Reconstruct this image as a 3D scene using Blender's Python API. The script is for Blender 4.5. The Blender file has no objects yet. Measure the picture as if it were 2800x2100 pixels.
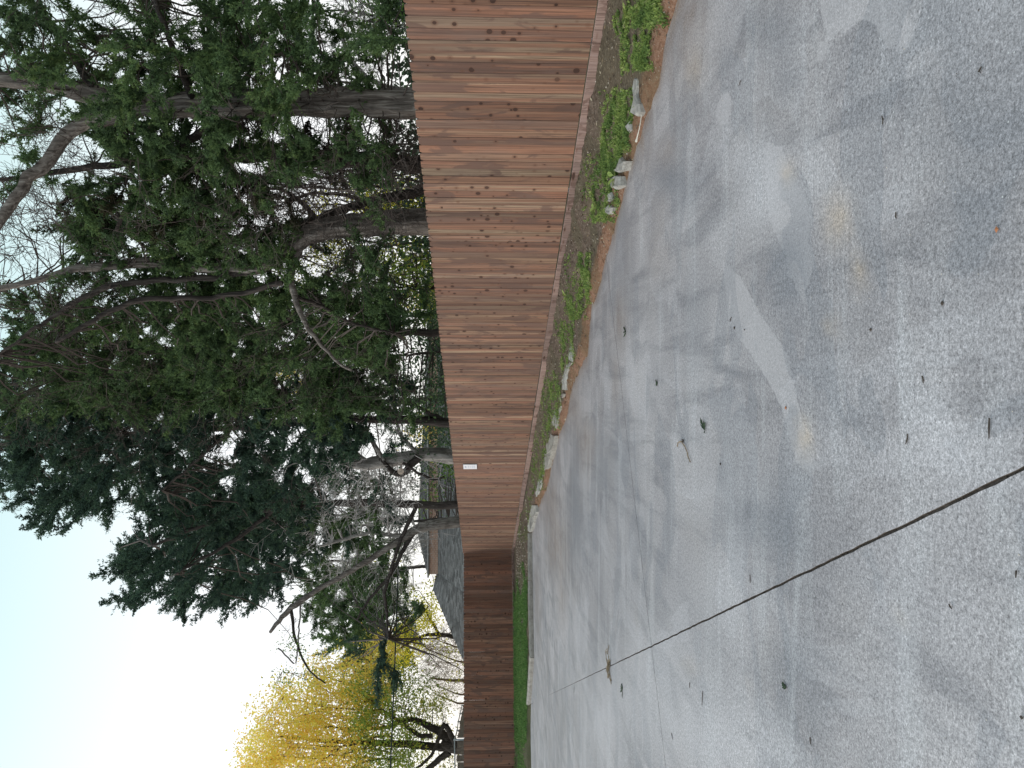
import bpy, math, random, time
import numpy as np
from mathutils import Vector, Matrix
T0 = time.time()
R = random.Random(7); NR = np.random.default_rng(7)
sc = bpy.context.scene
COL = sc.collection

# ------------------------------------------------------------------ camera, sky, sun, exposure
CAM_H = 1.45; FPX = 2103.0
PITCH = math.atan(80 / FPX); CP, SP = math.cos(PITCH), math.sin(PITCH)
cam_d = bpy.data.cameras.new('camera'); cam = bpy.data.objects.new('camera', cam_d); COL.objects.link(cam)
cam_d.sensor_fit = 'HORIZONTAL'; cam_d.sensor_width = 36; cam_d.lens = FPX / 2800 * 36
cam_d.clip_start = 0.05; cam_d.clip_end = 2000
# the phone was held upright and the picture stored on its side: the camera is rolled by 90 degrees
fwd = Vector((0, CP, -SP)); upv = Vector((0, SP, CP)); rgt = Vector((1, 0, 0))
cx, cy, cz = -upv, rgt, -fwd
cam.matrix_world = Matrix(((cx.x, cy.x, cz.x, 0), (cx.y, cy.y, cz.y, 0), (cx.z, cy.z, cz.z, CAM_H), (0, 0, 0, 1)))
sc.camera = cam

SUN_EL, SUN_AZ = math.radians(32), math.radians(-78)      # azimuth from +Y, clockwise: low and to the left
w = bpy.data.worlds.new('World'); sc.world = w; w.use_nodes = True
nt = w.node_tree; nt.nodes.clear()
def wn(t): return nt.nodes.new(t)
o_ = wn('ShaderNodeOutputWorld'); bg = wn('ShaderNodeBackground'); bg2 = wn('ShaderNodeBackground'); add = wn('ShaderNodeAddShader')
sky = wn('ShaderNodeTexSky'); sky.sky_type = 'NISHITA'; sky.sun_disc = False
sky.sun_elevation = SUN_EL; sky.sun_rotation = SUN_AZ; sky.dust_density = 3.0; sky.air_density = 1.0; sky.ozone_density = 1.0
nt.links.new(sky.outputs[0], bg.inputs[0]); bg.inputs[1].default_value = 0.05
# thin bright overcast veil: white low down, paler cyan overhead
tc = wn('ShaderNodeTexCoord'); sx = wn('ShaderNodeSeparateXYZ'); nt.links.new(tc.outputs['Generated'], sx.inputs[0])
rp = wn('ShaderNodeValToRGB'); nt.links.new(sx.outputs[2], rp.inputs[0])
e = rp.color_ramp.elements; e[0].position = 0.0; e[0].color = (1.30, 1.26, 1.22, 1); e[1].position = 0.33; e[1].color = (1.22, 1.22, 1.18, 1)
k = rp.color_ramp.elements.new(0.54); k.color = (0.76, 1.03, 0.99, 1)
k = rp.color_ramp.elements.new(1.0); k.color = (0.54, 0.62, 0.68, 1)
nt.links.new(rp.outputs[0], bg2.inputs[0]); bg2.inputs[1].default_value = 0.80
nt.links.new(bg.outputs[0], add.inputs[0]); nt.links.new(bg2.outputs[0], add.inputs[1]); nt.links.new(add.outputs[0], o_.inputs[0])
sun_d = bpy.data.lights.new('sun', 'SUN'); sun_d.energy = 0.9; sun_d.angle = math.radians(35); sun_d.color = (1.0, 0.95, 0.88)
sun = bpy.data.objects.new('sun', sun_d); COL.objects.link(sun)
sd = Vector((math.sin(SUN_AZ) * math.cos(SUN_EL), math.cos(SUN_AZ) * math.cos(SUN_EL), math.sin(SUN_EL)))
sun.rotation_euler = sd.to_track_quat('Z', 'Y').to_euler()
vs = sc.view_settings; vs.view_transform = 'Standard'; vs.look = 'None'; vs.gamma = 1.0; vs.exposure = 0.0; vs.use_curve_mapping = False
sc.cycles.max_bounces = 6; sc.cycles.diffuse_bounces = 3; sc.cycles.transparent_max_bounces = 8
try: sc.cycles.use_denoising = True
except Exception: pass

# ------------------------------------------------------------------ helpers
KK = 2800 / 2212
def _ray(xd, yd):
    v = xd * KK; u = 2100 - yd * KK; a = (u - 1050) / FPX; b = (1400 - v) / FPX
    return np.array((a, b * SP + CP, b * CP - SP))
def G(xd, yd, z=0.0):
    d = _ray(xd, yd); return d * ((z - CAM_H) / d[2]) + np.array((0, 0, CAM_H))
def D(xd, yd, Y):
    d = _ray(xd, yd); return d * (Y / d[1]) + np.array((0, 0, CAM_H))
NV = np.array((.9093, .4161, 0)); TV = np.array((-.4161, .9093, 0))
def W(n, s, z=0.0): return NV * n + TV * s + np.array((0, 0, z))
def NS(p): return float(p[0] * NV[0] + p[1] * NV[1]), float(p[0] * TV[0] + p[1] * TV[1])
def pxm(px, Y): return px * KK * Y / FPX        # a width in picture units at depth Y, in metres

def tag(o, label=None, cat=None, group=None, kind=None):
    if label: o['label'] = label
    if cat: o['category'] = cat
    if group: o['group'] = group
    if kind: o['kind'] = kind
    return o
def empty(name, loc=(0, 0, 0)):
    o = bpy.data.objects.new(name, None); COL.objects.link(o); o.location = loc; o.empty_display_size = .3
    return o
class MB:
    """collects verts and polygons (numpy blocks) and links them as one mesh object"""
    def __init__(s): s.v = []; s.f3 = []; s.f4 = []; s.a = []; s.n = 0
    def add(s, v, f, a=None):
        v = np.asarray(v, float).reshape(-1, 3); f = np.asarray(f, int)
        s.v.append(v)
        if f.size: (s.f3 if f.shape[1] == 3 else s.f4).append(f + s.n)
        s.a.append(np.zeros(len(v)) if a is None else np.broadcast_to(np.asarray(a, float), (len(v),)))
        s.n += len(v)
    def mesh(s, name, smooth=False):
        me = bpy.data.meshes.new(name)
        v = np.concatenate(s.v) if s.v else np.zeros((0, 3))
        f3 = np.concatenate(s.f3) if s.f3 else np.zeros((0, 3), int); f4 = np.concatenate(s.f4) if s.f4 else np.zeros((0, 4), int)
        me.vertices.add(len(v)); me.vertices.foreach_set('co', v.ravel().astype(np.float32))
        nl = f3.size + f4.size; me.loops.add(nl); me.polygons.add(len(f3) + len(f4))
        me.loops.foreach_set('vertex_index', np.concatenate((f3.ravel(), f4.ravel())).astype(np.int32))
        st = np.concatenate((np.arange(len(f3)) * 3, f3.size + np.arange(len(f4)) * 4)).astype(np.int32)
        me.polygons.foreach_set('loop_start', st)
        me.polygons.foreach_set('use_smooth', np.full(len(st), bool(smooth)))
        at = me.attributes.new('tint', 'FLOAT', 'POINT'); at.data.foreach_set('value', np.concatenate(s.a).astype(np.float32) if s.a else np.zeros(0, np.float32))
        me.update(calc_edges=True)
        return me
    def build(s, name, mat, parent=None, smooth=False, origin=None):
        if origin is not None: s.v = [q - np.asarray(origin) for q in s.v]
        me = s.mesh(name, smooth); me.materials.append(mat.m if isinstance(mat, M) else mat)
        o = bpy.data.objects.new(name, me); COL.objects.link(o)
        if origin is not None: o.location = origin
        if parent is not None: o.parent = parent; o.matrix_parent_inverse = Matrix.Translation(-Vector(parent.location))
        return o
BOXF = [(0, 3, 2, 1), (4, 5, 6, 7), (0, 1, 5, 4), (1, 2, 6, 5), (2, 3, 7, 6), (3, 0, 4, 7)]
def box(mb, o, ax, ay, az, a=0):
    """box from corner o with edge vectors"""
    o, ax, ay, az = map(np.asarray, (o, ax, ay, az))
    mb.add([o, o + ax, o + ax + ay, o + ay, o + az, o + ax + az, o + ax + ay + az, o + ay + az], BOXF, a)
def tube(mb, pts, rad, sides=6, a=0, flute=0.0, rng=None, cap=False):
    pts = np.asarray(pts, float); rad = np.broadcast_to(np.asarray(rad, float), (len(pts),)); n = len(pts)
    tg = np.gradient(pts, axis=0); tg /= np.linalg.norm(tg, axis=1)[:, None] + 1e-9
    ref = np.array((0.31, 0.87, 0.38)) if abs(tg[0] @ np.array((0, 0, 1))) > .6 else np.array((0, 0.1, 1.0))
    b1 = np.cross(tg, ref); b1 /= np.linalg.norm(b1, axis=1)[:, None] + 1e-9; b2 = np.cross(tg, b1)
    an = np.arange(sides) * 2 * math.pi / sides
    rr = np.ones((n, sides))
    if flute > 0:
        base = 1 + flute * NR.normal(size=sides)
        dr = np.cumsum(NR.normal(size=(n, sides)) * flute * .35, axis=0)
        dr -= np.linspace(0, 1, n)[:, None] * dr[-1] * .8
        rr = base[None] + dr; rr = np.clip(rr, .6, 1.5)
    v = pts[:, None] + (rad[:, None] * rr)[..., None] * (np.cos(an)[None, :, None] * b1[:, None] + np.sin(an)[None, :, None] * b2[:, None])
    i = np.arange(n - 1)[:, None] * sides; j = np.arange(sides)[None]; j2 = (j + 1) % sides
    f = np.stack((i + j, i + j2, i + sides + j2, i + sides + j), -1).reshape(-1, 4)
    mb.add(v.reshape(-1, 3), f, a)
    if cap:
        c = mb.n; mb.add([pts[-1]], np.zeros((0, 3), int), a)
        mb.f3.append(np.array([(c - sides + q, c - sides + (q + 1) % sides, c) for q in range(sides)]))
def resample(pts, step):
    pts = np.asarray(pts, float); d = np.r_[0, np.cumsum(np.linalg.norm(np.diff(pts[:, :3], axis=0), axis=1))]
    n = max(2, int(d[-1] / step) + 1); t = np.linspace(0, d[-1], n)
    out = np.stack([np.interp(t, d, pts[:, c]) for c in range(pts.shape[1])], 1)
    for _ in range(2):                                     # soften the corners
        m = out.copy(); m[1:-1] = (out[:-2] + 2 * out[1:-1] + out[2:]) / 4; out = m
    return out
def noise1(x, seed=0):
    x = np.asarray(x, float); i = np.floor(x).astype(int); f = x - i; f = f * f * (3 - 2 * f)
    def h(k): return np.modf(np.abs(np.sin(k * 127.1 + seed * 311.7) * 43758.5453))[0]
    return h(i) * (1 - f) + h(i + 1) * f
def noise2(x, y, seed=0):
    x = np.asarray(x, float); y = np.asarray(y, float); i = np.floor(x); j = np.floor(y); f = x - i; g = y - j
    f = f * f * (3 - 2 * f); g = g * g * (3 - 2 * g)
    def h(a, b): return np.modf(np.abs(np.sin(a * 127.1 + b * 269.5 + seed * 74.7) * 43758.5453))[0]
    return (h(i, j) * (1 - f) + h(i + 1, j) * f) * (1 - g) + (h(i, j + 1) * (1 - f) + h(i + 1, j + 1) * f) * g
def fbm(x, y, seed=0, o=4):
    r = 0; a = .5; t = 0
    for q in range(o): r = r + a * noise2(x * 2 ** q + q * 17, y * 2 ** q - q * 9, seed + q); t += a; a *= .5
    return r / t

# ------------------------------------------------------------------ materials
class M:
    def __init__(s, name, rough=.8, spec=.3):
        s.m = bpy.data.materials.new(name); s.m.use_nodes = True; s.t = s.m.node_tree; s.t.nodes.clear()
        s.out = s.n('ShaderNodeOutputMaterial'); s.b = s.n('ShaderNodeBsdfPrincipled')
        s.b.inputs['Roughness'].default_value = rough; s.b.inputs['Specular IOR Level'].default_value = spec
        s.l(s.b.outputs[0], s.out.inputs[0])
    def n(s, t, **k):
        q = s.t.nodes.new(t)
        for a, b in k.items(): setattr(q, a, b)
        return q
    def l(s, a, b): s.t.links.new(a, b)
    def obj(s): return s.n('ShaderNodeTexCoord').outputs['Object']
    def pos(s): return s.n('ShaderNodeNewGeometry').outputs['Position']
    def mapv(s, v, scale=(1, 1, 1), rot=(0, 0, 0), loc=(0, 0, 0)):
        q = s.n('ShaderNodeMapping'); q.inputs['Scale'].default_value = scale; q.inputs['Rotation'].default_value = rot; q.inputs['Location'].default_value = loc
        s.l(v, q.inputs[0]); return q.outputs[0]
    def noise(s, v, sc_, det=4, rough=.55, dist=0):
        q = s.n('ShaderNodeTexNoise'); s.l(v, q.inputs['Vector']); q.inputs['Scale'].default_value = sc_; q.inputs['Detail'].default_value = det
        q.inputs['Roughness'].default_value = rough; q.inputs['Distortion'].default_value = dist; return q.outputs['Fac']
    def voro(s, v, sc_, feat='F1', out='Distance', rnd=1.0):
        q = s.n('ShaderNodeTexVoronoi', feature=feat); s.l(v, q.inputs['Vector']); q.inputs['Scale'].default_value = sc_; q.inputs['Randomness'].default_value = rnd
        return q.outputs[out]
    def ramp(s, f, st, interp='LINEAR'):
        q = s.n('ShaderNodeValToRGB'); q.color_ramp.interpolation = interp; el = q.color_ramp.elements
        while len(el) < len(st): el.new(.5)
        for i, (p, c) in enumerate(st):
            el[i].position = p; el[i].color = (c, c, c, 1) if isinstance(c, (int, float)) else (*c, 1)
        s.l(f, q.inputs[0]); return q.outputs[0]
    def mix(s, f, a, b, mode='MIX'):
        q = s.n('ShaderNodeMix', data_type='RGBA', blend_type=mode)
        for v, i in ((f, 0), (a, 6), (b, 7)):
            if isinstance(v, bpy.types.NodeSocket): s.l(v, q.inputs[i])
            else: q.inputs[i].default_value = v if isinstance(v, (int, float)) and i == 0 else ((v, v, v, 1) if isinstance(v, (int, float)) else (*v, 1))
        return q.outputs[2]
    def math(s, op, a, b=None, c=None):
        q = s.n('ShaderNodeMath', operation=op)
        for i, v in enumerate((a, b, c)):
            if v is None: continue
            if isinstance(v, bpy.types.NodeSocket): s.l(v, q.inputs[i])
            else: q.inputs[i].default_value = v
        return q.outputs[0]
    def attr(s, name='tint'): return s.n('ShaderNodeAttribute', attribute_name=name).outputs['Fac']
    def col(s, c):
        if isinstance(c, bpy.types.NodeSocket): s.l(c, s.b.inputs['Base Color'])
        else: s.b.inputs['Base Color'].default_value = (*c, 1)
    def bump(s, h, dist=.01, st=1.0):
        q = s.n('ShaderNodeBump'); q.inputs['Distance'].default_value = dist; q.inputs['Strength'].default_value = st
        s.l(h, q.inputs['Height']); s.l(q.outputs[0], s.b.inputs['Normal'])

def wood(name, tones, dark=1.0, edges=True):
    m = M(name, .85, .2)
    oi = m.n('ShaderNodeObjectInfo').outputs['Random']
    off = m.n('ShaderNodeCombineXYZ')
    m.l(m.math('MULTIPLY', oi, 37.0), off.inputs[0]); m.l(m.math('MULTIPLY', oi, 91.0), off.inputs[1]); m.l(m.math('MULTIPLY', oi, 53.0), off.inputs[2])
    va = m.n('ShaderNodeVectorMath', operation='ADD'); m.l(m.obj(), va.inputs[0]); m.l(off.outputs[0], va.inputs[1]); v = va.outputs[0]
    base = m.ramp(m.math('FRACT', m.math('MULTIPLY', oi, 17.3)), [(i / (len(tones)), t) for i, t in enumerate(tones)], 'LINEAR')
    # lengthwise heart / sap wood bands
    w1 = m.noise(m.mapv(v, (15, 15, .6)), 1.0, 3, .5, .4)
    base = m.mix(m.ramp(w1, [(.47, 0), (.56, .8)]), base, tones[1])
    w1b = m.noise(m.mapv(v, (20, 20, .5), loc=(4, 8, 3)), 1.0, 3, .5, .6)
    base = m.mix(m.ramp(w1b, [(.50, 0), (.62, .7)]), base, tones[3])
    gr = m.noise(m.mapv(v, (60, 60, 1.5)), 1.0, 5, .6, .9)
    base = m.mix(m.ramp(gr, [(.32, .9), (.50, 0)]), base, (.12, .075, .058), 'MIX')
    base = m.mix(m.ramp(gr, [(.56, 0), (.8, .35)]), base, (.52, .40, .30), 'MIX')
    bz = m.noise(m.mapv(v, (5, 5, 2.6), loc=(2, 3, 9)), 1.0, 4, .5, .8)
    base = m.mix(m.ramp(bz, [(.545, 0), (.60, .75)]), base, (.19, .125, .105))
    gy = m.noise(v, 2.1, 3)
    base = m.mix(m.ramp(gy, [(.52, 0), (.75, .55)]), base, (.24, .185, .16))
    # knots
    kn = m.voro(m.mapv(v, (9.0, 0.01, 17.0)), 1.0)
    kc = m.n('ShaderNodeTexVoronoi'); m.l(m.mapv(v, (9.0, 0.01, 17.0)), kc.inputs['Vector']); kc.inputs['Scale'].default_value = 1.0
    size = m.math('MULTIPLY_ADD', m.math('POWER', m.n('ShaderNodeSeparateColor').outputs[0], 1.0), .0, .0)
    sepc = m.n('ShaderNodeSeparateColor'); m.l(kc.outputs['Color'], sepc.inputs[0])
    thr = m.math('MULTIPLY', m.math('POWER', sepc.outputs[0], 1.7), .30)
    kd = m.math('SUBTRACT', kn, thr)
    km = m.ramp(kd, [(0.0, 1.0), (.035, 0.0)])
    ring = m.ramp(kd, [(0.0, .6), (.22, 0.0)])
    keep = m.ramp(sepc.outputs[1], [(.50, 0.0), (.52, 1.0)])
    base = m.mix(m.math('MULTIPLY', ring, keep), base, (.20, .10, .065))
    base = m.mix(m.math('MULTIPLY', m.math('MULTIPLY', km, keep), .85), base, (.06, .035, .03))
    gr2 = m.noise(m.mapv(v, (150, 150, 2.2), loc=(7, 1, 2)), 1.0, 4, .7, .5)
    base = m.mix(m.ramp(gr2, [(.34, .75), (.50, 0)]), base, (.13, .088, .072))
    ov = m.ramp(m.math('FRACT', m.math('MULTIPLY', oi, 71.7)), [(0, .66), (.5, .88), (1, 1.10)])
    base = m.mix(1.0, base, ov, 'MULTIPLY')
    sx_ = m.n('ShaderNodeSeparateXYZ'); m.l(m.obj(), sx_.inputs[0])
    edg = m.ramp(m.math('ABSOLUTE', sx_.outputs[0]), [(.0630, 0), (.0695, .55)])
    if edges: base = m.mix(edg, base, (.085, .055, .045))  # board edges coloured darker: weathering plus painted-in shade of the gaps between boards
    base = m.mix(1.0, base, (.89, .83, .82), 'MULTIPLY')
    if dark != 1.0: base = m.mix(1.0, base, tuple(dark), 'MULTIPLY')
    m.col(base); m.bump(gr, .002, .5)
    return m.m
TONES = [(.42, .29, .20), (.38, .20, .135), (.46, .345, .24), (.20, .125, .10), (.52, .41, .29), (.39, .235, .165), (.33, .25, .19), (.27, .165, .13)]
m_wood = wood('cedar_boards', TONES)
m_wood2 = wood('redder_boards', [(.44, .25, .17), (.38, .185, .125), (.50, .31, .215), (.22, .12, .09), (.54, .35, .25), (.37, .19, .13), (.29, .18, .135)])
m_kick = wood('kick_boards', [(.42, .315, .29), (.38, .28, .25), (.43, .33, .31), (.36, .27, .245), (.44, .34, .31), (.40, .30, .27), (.38, .29, .27)], edges=False)

def concrete():
    m = M('concrete', .62, .35); p = m.pos()
    big = m.noise(m.mapv(p, (1, 1, 1), rot=(0, 0, .43)), .55, 5, .6, .3)
    base = m.ramp(big, [(.32, (.285, .268, .286)), (.48, (.362, .340, .358)), (.62, (.448, .420, .436))])
    # streaks along the slope towards the low edge
    st = m.noise(m.mapv(p, (3.2, .5, 1), rot=(0, 0, .43)), 1.0, 5, .65, .8)
    base = m.mix(m.ramp(st, [(.36, .75), (.52, 0)]), base, (.225, .217, .236))
    st2 = m.noise(m.mapv(p, (.45, 3.5, 1), rot=(0, 0, .3), loc=(3, 7, 0)), 1.0, 5, .65, .8)
    base = m.mix(m.ramp(st2, [(.52, 0), (.68, .5)]), base, (.545, .535, .56))
    warm = m.noise(m.mapv(p, (1, 1, 1), loc=(9, 2, 0)), .9, 4, .6)
    base = m.mix(m.ramp(warm, [(.50, 0), (.72, .45)]), base, (.395, .36, .36))
    # explicit patches: signed distance held in the mesh, edge broken up by noise
    pd = m.attr('patch'); nz = m.math('MULTIPLY', m.math('SUBTRACT', m.noise(p, 14, 5, .6), .5), .045)
    pf = m.ramp(m.math('ADD', pd, nz), [(.498, 0), (.503, 1)])
    base = m.mix(m.math('MULTIPLY', pf, .66), base, (.50, .472, .492))
    # other blotches with crisp worn edges
    bl = m.noise(m.mapv(p, (1.1, .8, 1), rot=(0, 0, .9), loc=(5, 1, 0)), 1.0, 3, .45, 1.2)
    base = m.mix(m.ramp(bl, [(.545, 0), (.555, .30), (.72, .10)]), base, (.52, .50, .53))
    bl2 = m.noise(m.mapv(p, (.8, 1.3, 1), rot=(0, 0, .3), loc=(1, 8, 0)), 1.0, 3, .5, 1.0)
    base = m.mix(m.ramp(bl2, [(.56, 0), (.575, .40), (.7, .25)]), base, (.245, .25, .28))
    tn = m.attr('tone')
    base = m.mix(m.ramp(tn, [(0, .75), (.5, 0)]), base, (.225, .232, .262))
    base = m.mix(m.ramp(tn, [(.5, 0), (1, .75)]), base, (.58, .555, .585))
    br = m.attr('brown'); brn = m.math('MULTIPLY', br, m.ramp(m.noise(m.mapv(p, (2.5, 2.5, 1)), 1.5, 5, .65), [(.3, .35), (.7, 1.25)]))
    base = m.mix(brn, base, (.27, .20, .16))
    ta = m.attr('tan'); base = m.mix(m.math('MULTIPLY', ta, m.noise(p, 9, 5, .7)), base, (.58, .45, .33))
    # exposed aggregate and grain
    gk = m.math('SUBTRACT', 1.0, m.math('MULTIPLY', pf, .5)); g1 = m.noise(p, 52, 5, .75); base = m.mix(gk, base, m.ramp(g1, [(.30, .52), (.5, 1.0), (.70, 1.42)]), 'MULTIPLY')
    g3 = m.noise(p, 120, 4, .8); base = m.mix(gk, base, m.ramp(g3, [(.32, .55), (.5, 1.0), (.68, 1.42)]), 'MULTIPLY')
    g2 = m.noise(p, 160, 3, .8); base = m.mix(1.0, base, m.ramp(g2, [(.30, .66), (.5, 1.0), (.70, 1.32)]), 'MULTIPLY')
    v1 = m.voro(p, 42); c1 = m.n('ShaderNodeTexVoronoi'); m.l(p, c1.inputs['Vector']); c1.inputs['Scale'].default_value = 42
    sp = m.n('ShaderNodeSeparateColor'); m.l(c1.outputs['Color'], sp.inputs[0])
    pit = m.math('MULTIPLY', m.ramp(v1, [(.10, 1), (.22, 0)]), m.ramp(sp.outputs[0], [(.84, 0), (.87, 1)]))
    base = m.mix(m.math('MULTIPLY', pit, .65), base, (.12, .115, .12))
    wh = m.math('MULTIPLY', m.ramp(v1, [(.08, 1), (.17, 0)]), m.ramp(sp.outputs[1], [(.90, 0), (.93, 1)]))
    base = m.mix(m.math('MULTIPLY', wh, .8), base, (.75, .75, .76))
    # hairline cracks
    cr = m.voro(m.mapv(m.n('ShaderNodeVectorMath', operation='ADD').outputs[0], (1, 1, 1)), 1) if False else None
    dv = m.n('ShaderNodeVectorMath', operation='MULTIPLY_ADD'); nq = m.n('ShaderNodeTexNoise'); m.l(p, nq.inputs['Vector']); nq.inputs['Scale'].default_value = 3.0; nq.inputs['Detail'].default_value = 5
    m.l(nq.outputs['Color'], dv.inputs[0]); dv.inputs[1].default_value = (.5, .5, .5); m.l(p, dv.inputs[2])
    ed = m.voro(dv.outputs[0], .42, 'DISTANCE_TO_EDGE')
    hc = m.math('MULTIPLY', m.ramp(ed, [(.0008, 1), (.0024, 0)]), m.ramp(m.noise(p, .6, 2), [(.60, 0), (.66, .5)]))
    base = m.mix(hc, base, (.10, .10, .105))
    m.col(base)
    m.l(m.ramp(big, [(.3, .50), (.7, .72)]), m.b.inputs['Roughness'])
    m.bump(m.math('ADD', m.math('MULTIPLY', g1, .7), m.math('MULTIPLY', g2, .3)), .004, .55)
    return m.m
m_conc = concrete()

def soil():
    m = M('soil', .95, .1); p = m.pos()
    n1 = m.noise(p, 3.0, 6, .65); n2 = m.noise(p, 26, 6, .75); n3 = m.noise(p, 110, 3, .8)
    a = m.attr('clay')
    dk = m.ramp(n2, [(.3, (.055, .042, .035)), (.5, (.15, .112, .088)), (.72, (.31, .25, .205))])
    cl = m.ramp(n2, [(.3, (.16, .075, .045)), (.52, (.27, .155, .105)), (.75, (.36, .25, .19))])
    sand = m.ramp(n2, [(.3, (.23, .16, .12)), (.7, (.36, .27, .205))])
    base = m.mix(m.ramp(m.math('ADD', a, m.math('MULTIPLY', m.math('SUBTRACT', n1, .5), .7)), [(.42, 0), (.60, 1)]), dk, cl)
    base = m.mix(m.math('MULTIPLY', m.attr('sand'), m.ramp(n1, [(.3, .3), (.6, 1)])), base, sand)
    gs = m.attr('green'); base = m.mix(m.math('MULTIPLY', gs, m.ramp(n2, [(.4, .3), (.6, .9)])), base, (.06, .085, .03))
    base = m.mix(1.0, base, m.ramp(n3, [(.3, .6), (.5, 1), (.7, 1.35)]), 'MULTIPLY')
    v = m.voro(p, 55); c = m.n('ShaderNodeTexVoronoi'); m.l(p, c.inputs['Vector']); c.inputs['Scale'].default_value = 55; s_ = m.n('ShaderNodeSeparateColor'); m.l(c.outputs['Color'], s_.inputs[0])
    wh = m.math('MULTIPLY', m.ramp(v, [(.14, 1), (.28, 0)]), m.ramp(s_.outputs[1], [(.88, 0), (.90, 1)]))
    base = m.mix(wh, base, (.48, .43, .37))
    m.col(base); m.bump(n2, .02, .8); return m.m
m_soil = soil()
def simple(name, c, rough=.8, var=.25, scale=20, spec=.25, bump=0.0):
    m = M(name, rough, spec); n = m.noise(m.obj(), scale, 4, .6)
    m.col(m.ramp(n, [(.3, tuple(q * (1 - var) for q in c)), (.7, tuple(min(1, q * (1 + var)) for q in c))]))
    if bump: m.bump(n, bump, .7)
    return m.m
def curbmat(name, c, c2):
    m = M(name, .8, .25); p = m.pos(); n = m.noise(p, 7, 6, .7); g = m.noise(p, 60, 4, .75)
    base = m.ramp(n, [(.35, c2), (.6, c)]); base = m.mix(1.0, base, m.ramp(g, [(.3, .7), (.5, 1), (.7, 1.2)]), 'MULTIPLY')
    v = m.voro(p, 30); base = m.mix(m.ramp(v, [(.06, .6), (.14, 0)]), base, (.12, .12, .11))
    m.col(base); m.bump(m.math('ADD', n, m.math('MULTIPLY', g, .4)), .015, .8); return m.m
m_joint = simple('joint_dirt', (.14, .115, .10), .95, .5, 40, .1, .01)
m_curbw = curbmat('worn_pale_kerb', (.44, .43, .405), (.23, .22, .205))
m_curbg = curbmat('grey_kerb', (.37, .35, .32), (.22, .205, .185))
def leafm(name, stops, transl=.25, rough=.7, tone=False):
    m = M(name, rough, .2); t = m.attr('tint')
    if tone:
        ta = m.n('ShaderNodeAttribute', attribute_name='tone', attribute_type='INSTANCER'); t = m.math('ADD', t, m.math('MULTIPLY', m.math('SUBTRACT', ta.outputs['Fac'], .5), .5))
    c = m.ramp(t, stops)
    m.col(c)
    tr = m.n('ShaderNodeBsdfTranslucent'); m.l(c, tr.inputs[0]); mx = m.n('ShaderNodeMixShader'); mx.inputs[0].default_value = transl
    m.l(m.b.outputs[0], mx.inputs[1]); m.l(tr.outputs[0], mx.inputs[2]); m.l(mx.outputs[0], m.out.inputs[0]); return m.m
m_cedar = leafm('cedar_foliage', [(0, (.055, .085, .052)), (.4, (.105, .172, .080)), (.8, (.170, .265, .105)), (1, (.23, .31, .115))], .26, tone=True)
m_cedar_b = leafm('blue_green_cedar_foliage', [(0, (.042, .070, .064)), (.5, (.075, .132, .094)), (.9, (.115, .195, .110)), (1, (.15, .22, .11))], .24, tone=True)
m_brownscrub = leafm('brownish_cedar_foliage', [(0, (.040, .036, .024)), (.5, (.060, .062, .034)), (1, (.10, .080, .045))], .2, tone=True)
m_yellow = leafm('yellow_leaves', [(0, (.80, .78, .16)), (.45, (.97, .80, .19)), (.8, (.97, .70, .15)), (1, (.82, .50, .14))], .6)
m_ygreen = leafm('yellow_green_leaves', [(0, (.26, .33, .06)), (.6, (.42, .44, .07)), (1, (.68, .56, .09))], .55)
m_lime = leafm('lemon_leaves', [(0, (.72, .66, .05)), (1, (.95, .85, .10))], .6)
m_ygreen2 = leafm('mid_green_leaves', [(0, (.17, .27, .06)), (.6, (.30, .40, .08)), (1, (.55, .52, .10))], .55)
m_green = leafm('green_leaves', [(0, (.09, .17, .04)), (.6, (.17, .30, .06)), (1, (.30, .40, .09))], .5)
m_weed = leafm('weeds', [(0, (.07, .12, .05)), (.3, (.15, .24, .075)), (.7, (.31, .42, .12)), (.93, (.40, .49, .16)), (1, (.52, .48, .30))], .3)
m_turf = leafm('turf', [(0, (.075, .15, .045)), (.6, (.14, .28, .075)), (1, (.26, .38, .14))], .3)
def bark(name, c1, c2, c3):
    m = M(name, .9, .1); v = m.obj()
    n = m.noise(m.mapv(v, (22, 22, 1.6)), 1.0, 6, .65, .6); g = m.noise(v, 4, 4)
    b = m.ramp(n, [(.32, c1), (.52, c2), (.72, c3)]); b = m.mix(m.ramp(g, [(.5, 0), (.75, .6)]), b, c1)
    m.col(b); m.bump(n, .03, 1.0); return m.m
m_bark = bark('cedar_bark', (.06, .05, .045), (.20, .175, .16), (.42, .39, .365))
m_barkd = bark('dark_bark', (.020, .017, .017), (.062, .052, .048), (.13, .115, .105))
m_dead = bark('bleached_dead_wood', (.11, .10, .095), (.30, .28, .265), (.54, .51, .49))
m_twig = simple('dark_twigs', (.085, .068, .062), .9)
m_twigg = simple('grey_dead_twigs', (.40, .375, .365), .9)
m_twigt = simple('tan_twigs', (.22, .16, .11), .9)
m_metal = simple('galvanised_pipe', (.36, .38, .40), .4, .1, 30, .5)
m_cable = simple('cable_sheath', (.03, .04, .035), .6)
m_white = simple('white_card', (.82, .82, .86), .5, .04)
m_ink = simple('pale_blue_ink', (.35, .42, .62), .6)
m_edge = simple('sign_back', (.12, .12, .16), .6)

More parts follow.
